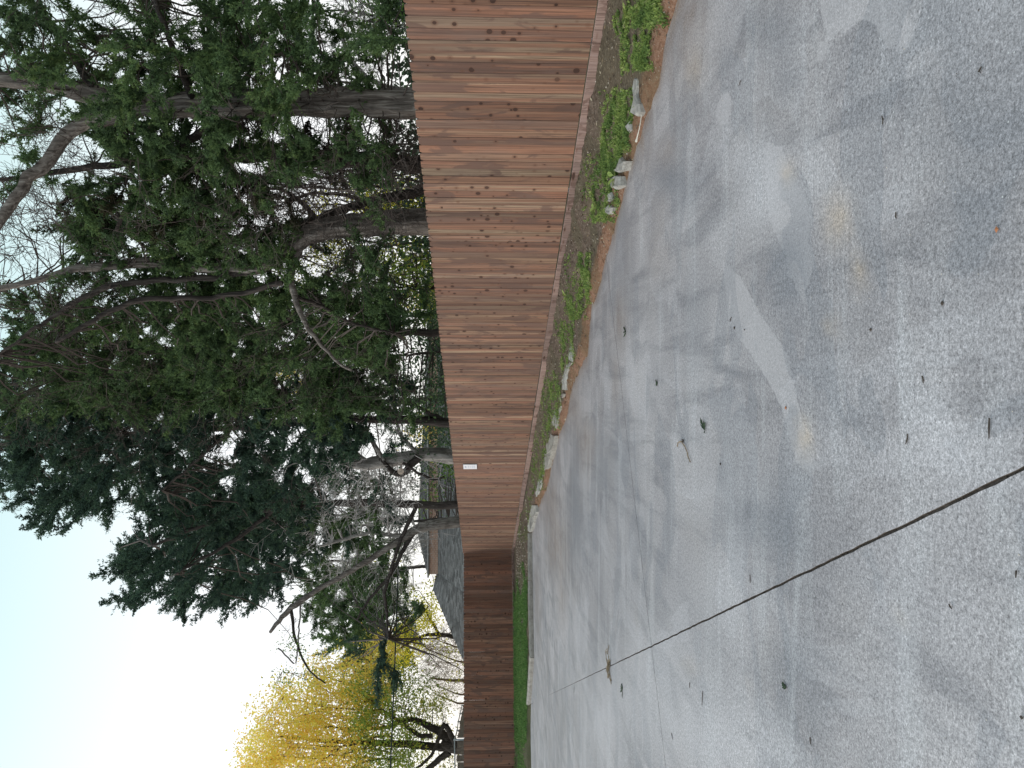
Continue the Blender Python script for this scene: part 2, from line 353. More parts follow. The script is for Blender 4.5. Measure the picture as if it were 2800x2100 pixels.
# ------------------------------------------------------------------ ground, pavement
gb = MB()
gb.add([(-600, -600, -.16), (600, -600, -.16), (600, 600, -.16), (-600, 600, -.16)], [(0, 1, 2, 3)])
m_far = simple('far_ground', (.10, .10, .06), .95, .4, .4)
tag(gb.build('ground', m_far), kind='structure')
yb = MB()
def quadns(mb, pts, z): mb.add([W(n, s, z) for n, s in pts], [(0, 1, 2, 3)])
quadns(yb, [(6.50, -150), (450, -150), (450, 450), (6.50, 450)], .17)
quadns(yb, [(-450, 32.2), (6.50, 32.2), (6.50, 450), (-450, 450)], .17)
m_yard = simple('leafy_yard', (.12, .115, .055), .95, .45, 2)
tag(yb.build('yard', m_yard), kind='structure')

def seg_pd(P, pts):
    """signed distance to a closed polygon (+ inside); P (...,2)"""
    pts = np.asarray(pts); d = np.full(P.shape[:-1], 1e9); ins = np.zeros(P.shape[:-1], bool)
    for i in range(len(pts)):
        a, b = pts[i], pts[(i + 1) % len(pts)]; e_ = b - a
        t = np.clip(((P - a) @ e_) / (e_ @ e_ + 1e-12), 0, 1); d = np.minimum(d, np.linalg.norm(P - (a + t[..., None] * e_), axis=-1))
        c = ((a[1] > P[..., 1]) != (b[1] > P[..., 1])); x = (b[0] - a[0]) * (P[..., 1] - a[1]) / (b[1] - a[1] + 1e-12) + a[0]
        ins ^= c & (P[..., 0] < x)
    return np.where(ins, d, -d)
PATCH = [[(1762, -60), (1770, 20), (1785, 75), (1838, 66), (1856, 38), (1885, 45), (1905, 85), (1920, 112), (1948, 110), (1966, 122), (1978, 90), (1974, 50), (1960, 15), (1955, -60)],
         [(1783, 68), (1768, 85), (1765, 118), (1773, 142), (1785, 120), (1791, 80)],
         [(1748, 12), (1738, 62), (1746, 88), (1755, 40)], [(1752, 140), (1748, 158), (1756, 168), (1762, 150)],
         [(1565, 190), (1548, 228), (1545, 262), (1560, 274), (1576, 258), (1580, 210)],
         [(1560, 560), (1600, 600), (1650, 690), (1700, 760), (1722, 860), (1745, 950), (1762, 1022), (1745, 1036), (1715, 980), (1690, 880), (1645, 800), (1575, 700)],
         [(1648, 300), (1690, 320), (1706, 372), (1740, 425), (1757, 480), (1744, 508), (1760, 560), (1740, 640), (1700, 560), (1660, 470)],
         [(1700, 545), (1735, 610), (1745, 668), (1728, 640), (1700, 590)]]
PATCH = [np.array([G(*q)[:2] for q in p]) for p in PATCH]
TONEB = [(1700, 600, 45, 110, -.45), (1665, 520, 60, 60, -.2), (1690, 1140, 60, 110, -.40), (1710, 1440, 60, 90, -.42), (1610, 1140, 80, 60, -.15), (2010, 900, 60, 110, .40), (2075, 990, 60, 70, .30),
         (1560, 480, 120, 90, .22), (1500, 420, 60, 60, -.25), (1440, 380, 35, 40, -.5), (1500, 700, 40, 180, -.18), (1600, 1600, 160, 90, .30), (1420, 1500, 120, 160, .30), (1560, 1250, 90, 110, .18),
         (1900, 1250, 120, 100, .12), (2080, 1350, 140, 90, .15), (2100, 1600, 100, 80, .12), (1760, 1560, 60, 70, -.35), (1340, 560, 25, 140, -.25), (1240, 1050, 14, 140, -.3), (1640, 400, 60, 110, .35), (2100, 450, 90, 200, -.22), (2020, 60, 60, 90, -.2), (1800, 850, 60, 90, -.1), (1385, 820, 40, 120, .15), (1900, 1640, 60, 40, -.2), (1660, 60, 60, 60, -.35), (1700, 170, 40, 60, -.2), (1600, 330, 60, 60, .2),
         (2080, 300, 150, 90, -.15), (1980, 180, 70, 70, -.12), (1330, 1000, 50, 90, -.22), (1250, 1150, 40, 90, -.25), (1230, 1400, 30, 160, .15), (1290, 1560, 40, 90, .25), (1500, 1080, 60, 60, .22), (1880, 550, 120, 90, -.06), (2000, 1150, 80, 60, .12)]
BROWNB = [(1200, 1190, 25, 60, .55), (1190, 1090, 20, 60, .5), (1265, 960, 22, 60, .45), (1240, 880, 15, 50, .4), (1340, 690, 14, 70, .45), (1430, 560, 30, 60, .25), (1470, 130, 60, 90, .3), (1390, 330, 20, 60, .3),
          (1215, 1300, 12, 60, .35), (1160, 1300, 8, 110, .35), (1440, 330, 25, 50, .3), (1480, 20, 40, 60, .45), (1330, 820, 10, 60, .3)]
TANB = [(1808, 475, 30, 55, .9), (1700, 370, 14, 22, .9), (1738, 945, 18, 45, .8), (1855, 590, 16, 40, .8), (1795, 705, 16, 22, .55), (1740, 925, 8, 12, 1.), (1620, 1490, 8, 10, 1.), (2150, 488, 6, 8, 1.), (1950, 1325, 7, 9, 1.), (1490, 1440, 20, 14, .4), (1500, 150, 20, 40, .5)]
def blob(P, L, lo=0, base=0):
    r = np.full(P.shape[:-1], float(base))
    for (x, y, rx, ry, am) in L:
        c = G(x, y)[:2]; ax = (G(x + rx, y)[:2] - G(x - rx, y)[:2]) / 2; ay = (G(x, y + ry)[:2] - G(x, y - ry)[:2]) / 2
        Mi = np.linalg.inv(np.stack((ax, ay), 1)); q = (P - c) @ Mi.T; r = r + am * np.exp(-(q ** 2).sum(-1) * 1.1)
    return r
def edge_n(s):
    """where the soil starts, as an n value along the near fence"""
    s = np.asarray(s, float)
    base = np.interp(s, [-5, 3.97, 4.25, 4.49, 4.73, 5.21, 5.9, 6.82, 7.94, 8.87, 9.33, 9.5, 10.02, 10.65, 11.13, 11.86, 12.25, 14.1, 16.6, 20.2, 22.2, 40],
                     [5.0, 4.96, 5.0, 4.96, 4.85, 4.98, 5.02, 5.02, 5.06, 5.13, 4.86, 4.76, 4.91, 4.99, 5.1, 5.08, 4.96, 5.2, 5.05, 5.42, 5.40, 5.2])
    return base + (noise1(s * 2.6, 3) - .5) * .06 + (noise1(s * 9, 4) - .5) * .05
def slab(name, quad, parent, lab=None, step=.09, chip=True):
    """quad: four (n,s) corners a-b-c-d; fine grid near the camera"""
    a, b, c, d = [np.array(q, float) for q in quad]
    def par(L):
        n = int(max(6, min(220, L / step))); return np.linspace(0, 1, n + 1)
    us = par(max(np.linalg.norm(b - a), np.linalg.norm(c - d))); vsn = par(max(np.linalg.norm(d - a), np.linalg.norm(c - b)))
    U, V = np.meshgrid(us, vsn, indexing='ij')
    P = (a * (1 - U[..., None]) + b * U[..., None]) * (1 - V[..., None]) + (d * (1 - U[..., None]) + c * U[..., None]) * V[..., None]
    nu, nv = U.shape
    # slightly chipped edges
    for sl, ax in (((0, slice(None)), 1), ((-1, slice(None)), 1), ((slice(None), 0), 0), ((slice(None), -1), 0)):
        P[sl] += (noise2(P[sl][:, 0] * 21, P[sl][:, 1] * 21, 5)[:, None] - .5) * .007
    X = P[..., 0, None] * NV[:2] + P[..., 1, None] * TV[:2]
    Z = (fbm(P[..., 0] * .9, P[..., 1] * .9, 2) - .5) * .006
    v = np.concatenate((X, Z[..., None]), -1).reshape(-1, 3)
    i = np.arange(nu - 1)[:, None] * nv; j = np.arange(nv - 1)[None]
    f = np.stack((i + j, i + nv + j, i + nv + j + 1, i + j + 1), -1).reshape(-1, 4)
    mb = MB(); mb.add(v, f)
    ring = [q * nv for q in range(nu)] + [(nu - 1) * nv + q for q in range(1, nv)] + [q * nv + nv - 1 for q in range(nu - 2, -1, -1)] + [q for q in range(nv - 2, 0, -1)]
    base = len(v); rv = v[ring].copy(); rv[:, 2] = -.10; m_ = len(ring); mb.add(np.concatenate((v[ring], rv)), np.zeros((0, 4), int))
    mb.f4.append(np.array([(base + q, base + m_ + q, base + m_ + (q + 1) % m_, base + (q + 1) % m_) for q in range(m_)]))
    o = mb.build(name, m_conc, parent, smooth=True); o.data.materials.append(m_joint); mi = np.zeros(len(o.data.polygons), np.int32); mi[-m_:] = 1; o.data.polygons.foreach_set('material_index', mi)
    P2 = X.reshape(-1, 2); pd = np.full(len(P2), -1e9)
    for p in PATCH: pd = np.maximum(pd, seg_pd(P2, p))
    def put(nm, val):
        at = o.data.attributes.new(nm, 'FLOAT', 'POINT'); q = np.zeros(mb.n, np.float32); q[:len(P2)] = val; at.data.foreach_set('value', q)
    put('patch', np.clip(pd, -1, 1) * 1.0 + .5)
    put('tone', np.clip(blob(P2, TONEB, base=.5), 0, 1))
    en = P.reshape(-1, 2); dist = edge_n(en[:, 1]) - en[:, 0]
    br = .85 * np.exp(-np.clip(dist, 0, 9) / (.04 + .08 * noise1(en[:, 1] * 3, 8))) + 1.0 * blob(P2, BROWNB)
    # dirt gathered along the joints
    put('brown', np.clip(br, 0, .95)); put('tan', np.clip(blob(P2, TANB), 0, 1))
    if lab: o['label'] = lab
    return o
sub = MB(); sub.add([W(n, s, -.013) for n, s in [(-14, -9), (6.2, -9), (6.2, 26), (-14, 30)]], [(0, 1, 2, 3)])
pave = tag(sub.build('concrete_pavement', m_joint), kind='structure')
g = .006; gc = .0042
def JN(s): return .63 + (s - 1.92) * .0100                         # the long joint, parallel to the fence
def JC(n): return 6.76 + (n + .25) * .150                            # the crossing joint
slab('slab', [(JN(-8) + g, -8), (5.9, -8), (5.9, JC(5.9) - gc), (JN(6.9) + g, JC(.7) - gc)], pave, step=.07)
slab('slab', [(-12, -8), (JN(-8) - g, -8), (JN(6.9) - g, JC(.7) - gc), (-12, JC(-12) - gc)], pave, step=.07)
slab('slab', [(JN(6.9) + g, JC(.7) + gc), (5.9, JC(5.9) + gc), (5.9, 22.6), (JN(24.6) + g, 25.1)], pave, step=.11)
pA = NS(G(1172, 1516)); pB = NS(G(1187, 1659)); dAB = (pB[1] - pA[1]) / (pB[0] - pA[0])
def JF(n): return pA[1] + (n - pA[0]) * dAB
slab('slab', [(-12, JC(-12) + gc), (JN(6.9) - g, JC(.7) + gc), (JN(21) - g, JF(.75) - g), (-12, JF(-12) - g)], pave, step=.11)
pC = NS(G(1157, 1530)); pD = NS(G(1163, 1659)); dCD = (pD[1] - pC[1]) / (pD[0] - pC[0])
def JG(n): return pC[1] + (n - pC[0]) * dCD
slab('slab', [(-12, JF(-12) + g), (JN(21) - g, JF(.75) + g), (JN(24) - g, JG(.75) - g), (-12, JG(-12) - g)], pave, step=.14)
slab('slab', [(-12, JG(-12) + g), (JN(24) - g, JG(.75) + g), (JN(24) - g, 25.6), (-12, 25.9)], pave, step=.14)

# soil filling the joints a little proud in places, with grit
# ------------------------------------------------------------------ planting bed between pavement and fences
def bed_d(n, s):
    """distance past the pavement edge"""
    dn = n - edge_n(s)
    cs = np.interp(n, [-14, -1.2, .3, .74, 5.03, 7], [26.2, 25.75, 25.55, 25.12, 22.50, 22.3])   # behind the far kerb
    ds = s - cs - (noise1(n * 3, 6) - .5) * .10
    return np.maximum(dn, ds)
def bed_z(n, s):
    d = bed_d(n, s)
    t1 = np.clip((d + .05) / .22, 0, 1); t1 = t1 * t1 * (3 - 2 * t1); t2 = np.clip(d / 1.35, 0, 1)
    far = np.clip((s - 22.3) / .5, 0, 1) * np.clip((5.0 - n) / .5, 0, 1)
    z = -.02 + .065 * t1 + .205 * t2 ** 1.3
    z = z * (1 - far) + far * (-.02 + .12 * np.clip(d / .12, 0, 1) + .15 * np.clip(d / 5, 0, 1))
    z = z + (fbm(n * 3.2, s * 3.2, 9) - .5) * .07 * t1 + (fbm(n * 16, s * 16, 12, 3) - .5) * .030 * np.clip((d + .06) / .15, 0, 1)
    return z
def bedmesh(mb_n, mb_s):
    N_, S_ = np.meshgrid(mb_n, mb_s, indexing='ij'); Z = bed_z(N_, S_); d = bed_d(N_, S_)
    v = (N_[..., None] * NV + S_[..., None] * TV); v[..., 2] = Z
    keep = (d[:-1, :-1] > -.12) | (d[1:, 1:] > -.12)
    nn, ns_ = N_.shape; i = np.arange(nn - 1)[:, None] * ns_; j = np.arange(ns_ - 1)[None]
    f = np.stack((i + j, i + ns_ + j, i + ns_ + j + 1, i + j + 1), -1)[keep]
    return v.reshape(-1, 3), f, N_.ravel(), S_.ravel(), d.ravel()
bm_ = MB(); attrs = []
for nn, ss in ((np.arange(4.6, 6.62, .035), np.concatenate((np.arange(1.5, 13, .035), np.arange(13, 22.4, .07)))), (np.arange(-8, 6.62, .10), np.arange(22.4, 32.4, .10))):
    v, f, a_, b_, d_ = bedmesh(nn, ss); bm_.add(v, f); attrs.append((a_, b_, d_))
bed = tag(bm_.build('planting_bed', m_soil, smooth=True), kind='structure')
aN, aS, aD = [np.concatenate(q) for q in zip(*attrs)]
def put(o, nm, val): at = o.data.attributes.new(nm, 'FLOAT', 'POINT'); at.data.foreach_set('value', np.asarray(val, np.float32))
clay = np.clip(1.15 - aD / .42, 0, 1) * (aS < 21.5) + .5 * np.exp(-((aN - 5.45) ** 2 / .02 + (aS - 9.6) ** 2 / .15))
put(bed, 'clay', clay)
sand = .9 * np.exp(-((aN - 5.75) / .22) ** 2 - ((aS - 6.15) / .45) ** 2) + .6 * np.exp(-((aN - 5.7) / .2) ** 2 - ((aS - 8.9) / .4) ** 2) + .5 * np.exp(-((aN - 5.9) / .2) ** 2 - ((aS - 7.6) / .3) ** 2)
put(bed, 'sand', np.clip(sand, 0, 1))
put(bed, 'green', np.clip(.35 * (fbm(aN * 2, aS * 2, 31) > .52) + .8 * ((aS > 24.5) & (aN < 5.2)), 0, 1))

# ------------------------------------------------------------------ kerbs
def in_ns(poly, z): return np.array([NS(G(x, y, z)) for x, y in poly])
def chunk(poly, mat, label, h=.13, cat='kerb', grp=None, name='kerb_piece'):
    h = .085; P = in_ns(poly, h); out = []
    for i in range(len(P)):
        a, b = P[i], P[(i + 1) % len(P)]; L = np.linalg.norm(b - a); m = max(1, int(L / .12))
        for q in range(m):
            t = q / m; p = a + (b - a) * t
            if q: p = p + NR.normal(size=2) * min(.012, L * .1)
            out.append(p)
    P = np.array(out); c = P.mean(0); m = len(P)
    mb = MB(); top = P + (c - P) / (np.linalg.norm(P - c, axis=1)[:, None] + .01) * .018
    vt = [W(p[0], p[1], h + NR.normal() * .006) for p in top]; vm = [W(p[0], p[1], h - .02 + NR.normal() * .006) for p in P]; vb = [W(p[0], p[1], -.04) for p in P]
    inner = [W(*(c + (p - c) * .6), h + .008 + NR.normal() * .006) for p in top]
    mb.add(vt + vm + vb + inner + [W(c[0], c[1], h + .01)], np.zeros((0, 4), int))
    F = []; F3 = []
    for q in range(m):
        r = (q + 1) % m; F += [(m + q, m + r, r, q), (2 * m + q, 2 * m + r, m + r, m + q), (q, r, 3 * m + r, 3 * m + q)]; F3.append((3 * m + q, 3 * m + r, 4 * m))
    mb.f4.append(np.array(F)); mb.f3.append(np.array(F3))
    o = mb.build(name, mat); 
    # normals outward whatever the winding
    import bmesh as _b
    q = _b.new(); q.from_mesh(o.data); _b.ops.recalc_face_normals(q, faces=q.faces); q.to_mesh(o.data); q.free()
    return tag(o, label, cat, grp)
def cz(x, y): return (1400 + x / 5.53) / KK, (850 + y / 5.53) / KK
def ca(x, y): return (1500 + x / 5.53) / KK, (200 + y / 5.53) / KK
def c7(x, y): return (1400 + x / 2.37) / KK, (700 + y / 2.37) / KK
GK = 'broken pieces of pale concrete kerb along the fence bed'
chunk([ca(*q) for q in [(1290, 60), (1335, 60), (1340, 170), (1325, 300), (1350, 470), (1345, 590), (1310, 655), (1240, 610), (1275, 520), (1270, 380), (1265, 200)]], m_curbw, 'smooth white kerb piece half buried in red soil, nearest the right of the upright scene', grp=GK)
chunk([ca(*q) for q in [(1225, 700), (1225, 860), (1190, 900), (1165, 800)]], m_curbw, 'small pale kerb chip between weeds and a green clump', .12, grp=GK)
chunk([ca(*q) for q in [(1080, 1255), (1140, 1330), (1110, 1470), (1040, 1510), (960, 1500), (1030, 1400)]], m_curbw, 'stubby white kerb fragment half under weeds', grp=GK)
chunk([ca(*q) for q in [(1010, 1545), (1060, 1560), (1055, 1700), (1000, 1760), (880, 1700), (900, 1640)]], m_curbw, 'angular white kerb fragment just beyond the weedy fragment', .12, grp=GK)
chunk([c7(0 + q[0] - 0, q[1] - 1659) for q in [(640, 1245), (645, 1290), (625, 1310), (600, 1270), (605, 1240)]], m_curbw, 'small cracked kerb lump against the weeds', .12, grp=GK)
chunk([c7(q[0], q[1] - 1659) for q in [(600, 1320), (642, 1345), (635, 1375), (600, 1400), (580, 1370)]], m_curbw, 'rounded white kerb lump at the end of the first weedy stretch', .12, grp=GK)
chunk([cz(*q) for q in [(885, 430), (945, 485), (935, 560), (915, 660), (920, 740), (900, 778), (830, 745), (840, 660), (845, 590)]], m_curbw, 'long pale kerb piece with a pointed near end beside the red clay spill', grp=GK)
chunk([cz(*q) for q in [(826, 752), (896, 786), (850, 880), (822, 960), (810, 1090), (800, 1200), (715, 1188), (745, 1080), (780, 930), (790, 830)]], m_curbw, 'pale kerb piece with nicked edges just behind the pointed piece', grp=GK)
chunk([cz(*q) for q in [(705, 1235), (785, 1255), (750, 1350), (720, 1385), (670, 1340)]], m_curbg, 'short brownish grey kerb lump between two longer pieces', .12, grp=GK)
chunk([cz(*q) for q in [(655, 1400), (742, 1432), (712, 1560), (680, 1720), (660, 1770), (590, 1720), (600, 1560)]], m_curbg, 'clean grey kerb piece with rounded far end beyond the brownish lump', grp=GK)
chunk([c7(*q) for q in [(238, 1150), (275, 1165), (262, 1250), (228, 1370), (200, 1400), (185, 1390), (205, 1270)]], m_curbg, 'narrow grey kerb piece sunk beside green grass', .12, grp=GK)
chunk([c7(*q) for q in [(172, 1405), (200, 1415), (188, 1500), (160, 1560), (148, 1555), (160, 1480)]], m_curbw, 'thin crumbling kerb piece in brown dirt', .12, grp=GK)
def c2(x, y): return (1380 + x / 8.295) / KK, (1400 + y / 8.295) / KK
chunk([c2(*q) for q in [(545, -150), (700, -150), (700, 0), (650, 150), (600, 400), (570, 445), (475, 435), (485, 330), (540, 180), (545, 0)]], m_curbw, 'smooth white rounded kerb end at the inner corner of the bed', .13, grp=GK)
# the long far kerb
def fk(x0, y0, x1, y1, lab):
    a = NS(G(x0, y0, .13)); b = NS(G(x1, y1, .13)); a, b = np.array(a), np.array(b); L = np.linalg.norm(b - a); t = (b - a) / L; nrm = np.array((-t[1], t[0])) * np.sign(-t[0] + 1e-9)
    if nrm[1] < 0: nrm = -nrm
    mb = MB(); m = int(L / .25) + 1; prof = [(-.02, -.05), (-.015, .085), (.015, .125), (.13, .13), (.15, .10), (.15, -.05)]
    vv = []
    for q in range(m + 1):
        c = a + t * L * q / m; j = NR.normal() * .004
        bend = .10 * max(0, (q / m - .85)) ** 2 * 40 if lab.startswith('left') else 0
        vv += [W(*(c + nrm * (pn + j + bend)), pz + (j if pz > 0 else 0)) for pn, pz in prof]
    F = [(q * 6 + k, q * 6 + k + 1, q * 6 + 6 + k + 1, q * 6 + 6 + k) for q in range(m) for k in range(5)]
    mb.add(vv, F); mb.f4.append(np.array([(0, 5, 4, 1), (1, 4, 3, 2), (m * 6 + 1, m * 6 + 4, m * 6 + 5, m * 6), (m * 6 + 2, m * 6 + 3, m * 6 + 4, m * 6 + 1)]))
    o = mb.build('kerb_piece', m_curbg)
    import bmesh as _b
    q = _b.new(); q.from_mesh(o.data); _b.ops.recalc_face_normals(q, faces=q.faces); q.to_mesh(o.data); q.free()
    return tag(o, lab, 'kerb', 'long grey kerb in front of the far fence')
fk(1140, 1152, 1141, 1253, 'right stretch of the long grey kerb, from the white rounded end to the pale joint')
fk(1141, 1254, 1144, 1420, 'middle stretch of the long grey kerb in front of lush grass')
fk(1144, 1421, 1137, 1530, 'left stretch of the long grey kerb, ending broken by the black debris')

# ------------------------------------------------------------------ fences
def picket_mesh(wd, h, nm, th=.016, bow=0):
    c = .022; mb = MB(); x = wd / 2
    out = [(-x, 0), (x, 0), (x, h - c), (x - c, h), (-x + c, h), (-x, h - c)]
    b = .0015
    inn = [(p[0] * (1 - b / x), p[1] - (b if p[1] > h / 2 else 0)) for p in out]
    v = [(p[0], -th, p[1]) for p in inn] + [(p[0], -th + b, p[1]) for p in out] + [(p[0], 0, p[1]) for p in out]
    F = [];
    for q in range(6):
        r = (q + 1) % 6; F += [(q, 6 + q, 6 + r, r), (6 + q, 12 + q, 12 + r, 6 + r)]
    F += [(0, 1, 2, 5), (5, 2, 3, 4), (13, 12, 17, 14), (14, 17, 16, 15)]
    mb.add(v, F); me = mb.mesh(nm)
    import bmesh as _b
    q = _b.new(); q.from_mesh(me); _b.ops.recalc_face_normals(q, faces=q.faces); q.to_mesh(me); q.free(); return me
def fence(a_ns, b_ns, ztop_a, ztop_b, zb_a, zb_b, mat, label, first_joints=(), maxp=300, name='board_fence'):
    a = W(*a_ns); b = W(*b_ns); L = np.linalg.norm(b - a); t = (b - a) / L; ang = math.atan2(t[1], t[0])
    nrm = np.array((-t[1], t[0], 0))                                     # mesh +Y (back of the boards)
    root = empty(name, tuple(a)); tag(root, label, 'fence')
    meshes = {}
    for wd in (.134, .138, .141, .145):
        for hk in range(3):
            me = picket_mesh(wd, 1.0, 'picket'); me.materials.append(mat); meshes[(wd, hk)] = me
    s = 0.0; i = 0
    while s < L - .05 and i < maxp:
        wd = R.choice((.134, .138, .141, .145, .141, .138)); f = (s + wd / 2) / L
        zt = ztop_a + (ztop_b - ztop_a) * f + R.uniform(-.006, .006); zb = zb_a + (zb_b - zb_a) * f + .091
        o = bpy.data.objects.new('picket', meshes[(wd, R.randrange(3))]); COL.objects.link(o); o.parent = root
        p = t * (s + wd / 2) + nrm * R.uniform(-.002, .002); o.location = (p[0], p[1], zb)
        o.rotation_euler = (0, R.uniform(-.0012, .0012), ang); o.scale = (1, 1, zt - zb)
        s += wd + R.uniform(.0004, .002); i += 1
    # kick board in lengths, standing proud of the pickets
    js = list(first_joints); q = js[-1] if js else 0.0
    while q < L: q += R.choice((1.25, 1.8, 2.4, 2.4, .75)) ; js.append(min(q, L))
    p0 = 0.0
    for q in js:
        if q <= p0 + .05: continue
        f0, f1 = p0 / L, q / L; z0 = zb_a + (zb_b - zb_a) * f0 - .03; z1 = zb_a + (zb_b - zb_a) * f1 - .03
        mb = MB(); dz = R.uniform(-.008, .004); oo = -nrm * (.058 + R.uniform(0, .006))
        A = t * (p0 + .004) + oo + np.array((0, 0, z0 + dz)); B = t * (q - .004) + oo + np.array((0, 0, z1 + dz)); th = nrm * .038; hh = np.array((0, 0, .115)); ch = np.array((0, 0, -.005)); ci = nrm * .005
        mb.add([A, B, B + hh + ch, A + hh + ch, A + hh + ci, B + hh + ci, B + th + hh, A + th + hh, A + th, B + th], [(0, 1, 2, 3), (3, 2, 5, 4), (4, 5, 6, 7), (7, 6, 9, 8)])
        mb.f4.append(np.array([(0, 3, 7, 8), (1, 9, 6, 2)])); mb.f3.append(np.array([(3, 4, 7), (2, 6, 5)]))
        ob = mb.build('kick_board', m_kick, origin=np.array((0, 0, 0))); ob.parent = root; ob.location = (0, 0, 0); p0 = q
    for hz in (.30, 1.05, 1.75):
        mb = MB(); z0, z1 = zb_a + hz, zb_b + hz; A = nrm * .006 + np.array((0, 0, z0)); B = t * L + nrm * .006 + np.array((0, 0, z1))
        th = nrm * .038; hh = np.array((0, 0, .089)); mb.add([A, B, B + th, A + th, A + hh, B + hh, B + hh + th, A + hh + th], BOXF)
        ob = mb.build('rail', mat); ob.parent = root
    q = .1
    while q < L:
        mb = MB(); z0 = zb_a + (zb_b - zb_a) * q / L; tube(mb, [t * q + nrm * .075 + np.array((0, 0, z)) for z in (z0 - .3, z0 + 1.9)], .03, 8, cap=True)
        ob = mb.build('post', m_metal, smooth=True); ob.parent = root; q += 2.4
    return root
CORN = (6.47, 29.85)
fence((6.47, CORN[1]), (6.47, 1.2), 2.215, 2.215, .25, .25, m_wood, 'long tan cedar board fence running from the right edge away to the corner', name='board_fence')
FL = (-4.2, 31.75)
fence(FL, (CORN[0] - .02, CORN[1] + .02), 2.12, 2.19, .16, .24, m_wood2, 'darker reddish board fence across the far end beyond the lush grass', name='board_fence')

# small white sign on the near fence
def fence_pt(xd, yd):
    d = _ray(xd, yd); n0 = NV[0] * d[0] + NV[1] * d[1]; t = (6.43) / n0; return d * t + np.array((0, 0, CAM_H))
p0, p1 = fence_pt(1001, 1008), fence_pt(1030, 1008)
s0, s1 = NS(fence_pt(1012, 1003.5))[1], NS(fence_pt(1012, 1013))[1]
sg = empty('wall_sign', tuple(W(6.43, (s0 + s1) / 2, p1[2]))); tag(sg, 'small white portrait notice plate on the long tan fence', 'sign')
mb = MB(); box(mb, W(6.425, s0, p1[2]), TV * (s1 - s0), NV * .010, (0, 0, p0[2] - p1[2])); mb.build('plate', m_white, sg)
mb = MB(); box(mb, W(6.436, s0 - .012, p1[2] - .012), TV * (s1 - s0 + .024), NV * .006, (0, 0, p0[2] - p1[2] + .024)); mb.build('backing_plate', m_edge, sg)
H_ = p0[2] - p1[2]; Wd = s1 - s0
mb = MB(); c = W(6.4235, (s0 + s1) / 2, p0[2] - H_ * .16)
tube(mb, [c, c + NV * .001], [.03, .03], 10, cap=True); box(mb, W(6.4225, s0 + Wd * .3, p0[2] - H_ * .17), TV * Wd * .4, NV * .002, (0, 0, .01)); mb.build('emblem', m_ink, sg)
for k_, (fz, fw) in enumerate([(.36, .62), (.42, .5), (.55, .35), (.66, .66), (.72, .6), (.80, .66), (.86, .5)]):
    mb = MB()
    x = 0
    while x < fw:                                        # lines of illegible small strokes
        l_ = R.uniform(.05, .12); box(mb, W(6.4225, s0 + Wd * (.5 - fw / 2 + x), p0[2] - H_ * fz), TV * Wd * min(l_, fw - x), NV * .002, (0, 0, H_ * .018)); x += l_ + .03
    mb.build('text_line', m_ink, sg)

# ------------------------------------------------------------------ house beyond the far fence
m_brickf = M('pink_brick', .9, .1)
bt = m_brickf.n('ShaderNodeTexBrick'); m_brickf.l(m_brickf.mapv(m_brickf.obj(), (1, 1, 1), rot=(math.radians(90), 0, 0)), bt.inputs[0])
bt.inputs['Scale'].default_value = 1.0; bt.inputs['Brick Width'].default_value = .22; bt.inputs['Row Height'].default_value = .075; bt.inputs['Mortar Size'].default_value = .008
bt.inputs['Color1'].default_value = (.50, .31, .235, 1); bt.inputs['Color2'].default_value = (.38, .225, .17, 1); bt.inputs['Mortar'].default_value = (.55, .48, .42, 1); m_brickf.col(bt.outputs[0])
m_sh = M('grey_shingles', .9, .1); m_sh.col(m_sh.ramp(m_sh.attr('tint'), [(0, (.16, .158, .158)), (1, (.33, .325, .325))]))
hs = empty('house', (-5, 42, .17)); tag(hs, 'brick house with grey shingled hip roofs seen over the far fence', 'house')
def shingled(mb, A, B, C, D_, cw=.30, ch=.15):
    """rows of tabs over quad A(eave left) B(eave right) C(top right) D(top left)"""
    A, B, C, D_ = map(np.asarray, (A, B, C, D_)); H = max(np.linalg.norm(D_ - A), .01); nr = int(max(np.linalg.norm(D_ - A), np.linalg.norm(C - B)) / ch)
    nn = np.cross(B - A, (C + D_) / 2 - A); nn = nn / np.linalg.norm(nn); nn = nn if nn[2] > 0 else -nn
    for r in range(nr):
        l0, r0 = A + (D_ - A) * r / nr, B + (C - B) * r / nr; l1, r1 = A + (D_ - A) * (r + 1) / nr, B + (C - B) * (r + 1) / nr
        L = np.linalg.norm(r0 - l0)
        if L < .05: continue
        k_ = max(1, int(L / cw)); off = .5 * (r % 2) / k_
        for q in range(k_):
            a0, a1 = min(1, q / k_ + off), min(1, (q + .94) / k_ + off)
            if a1 - a0 < 1e-3: continue
            lift = nn * (.025 + R.uniform(0, .02)); v = [l0 + (r0 - l0) * a0 + lift, l0 + (r0 - l0) * a1 + lift, l1 + (r1 - l1) * a1 + nn * .006, l1 + (r1 - l1) * a0 + nn * .006, l0 + (r0 - l0) * a0, l0 + (r0 - l0) * a1]
            mb.add(v, [(0, 1, 2, 3), (4, 5, 1, 0)], R.random())
def roofpart(name, faces, lab=None):
    mb = MB()
    for f_ in faces: mb.add(f_, [tuple(range(len(f_)))], .3)
    o = mb.build(name, m_sh, hs); 
    if lab: o['label'] = lab
    return o
def X_(yd, Y): return _ray(1000, yd)[0] / _ray(1000, yd)[1] * Y
def Zp(xd, Y): return float(D(xd, 1200, Y)[2])
EL, ER = (X_(1432, 38), 38, Zp(1003, 38)), (6.0, 38, Zp(1003, 38)); AP = (X_(1272, 42), 42, Zp(935, 42)); J1 = (X_(1238, 42), 42, Zp(946, 42)); J2 = (6.0, 42, Zp(946, 42))
low = roofpart('lower_roof', [[EL, ER, J2, J1], [EL, J1, AP, EL][:3], [EL, AP, (AP[0], 46, AP[2]), (EL[0], 48, EL[2])]])
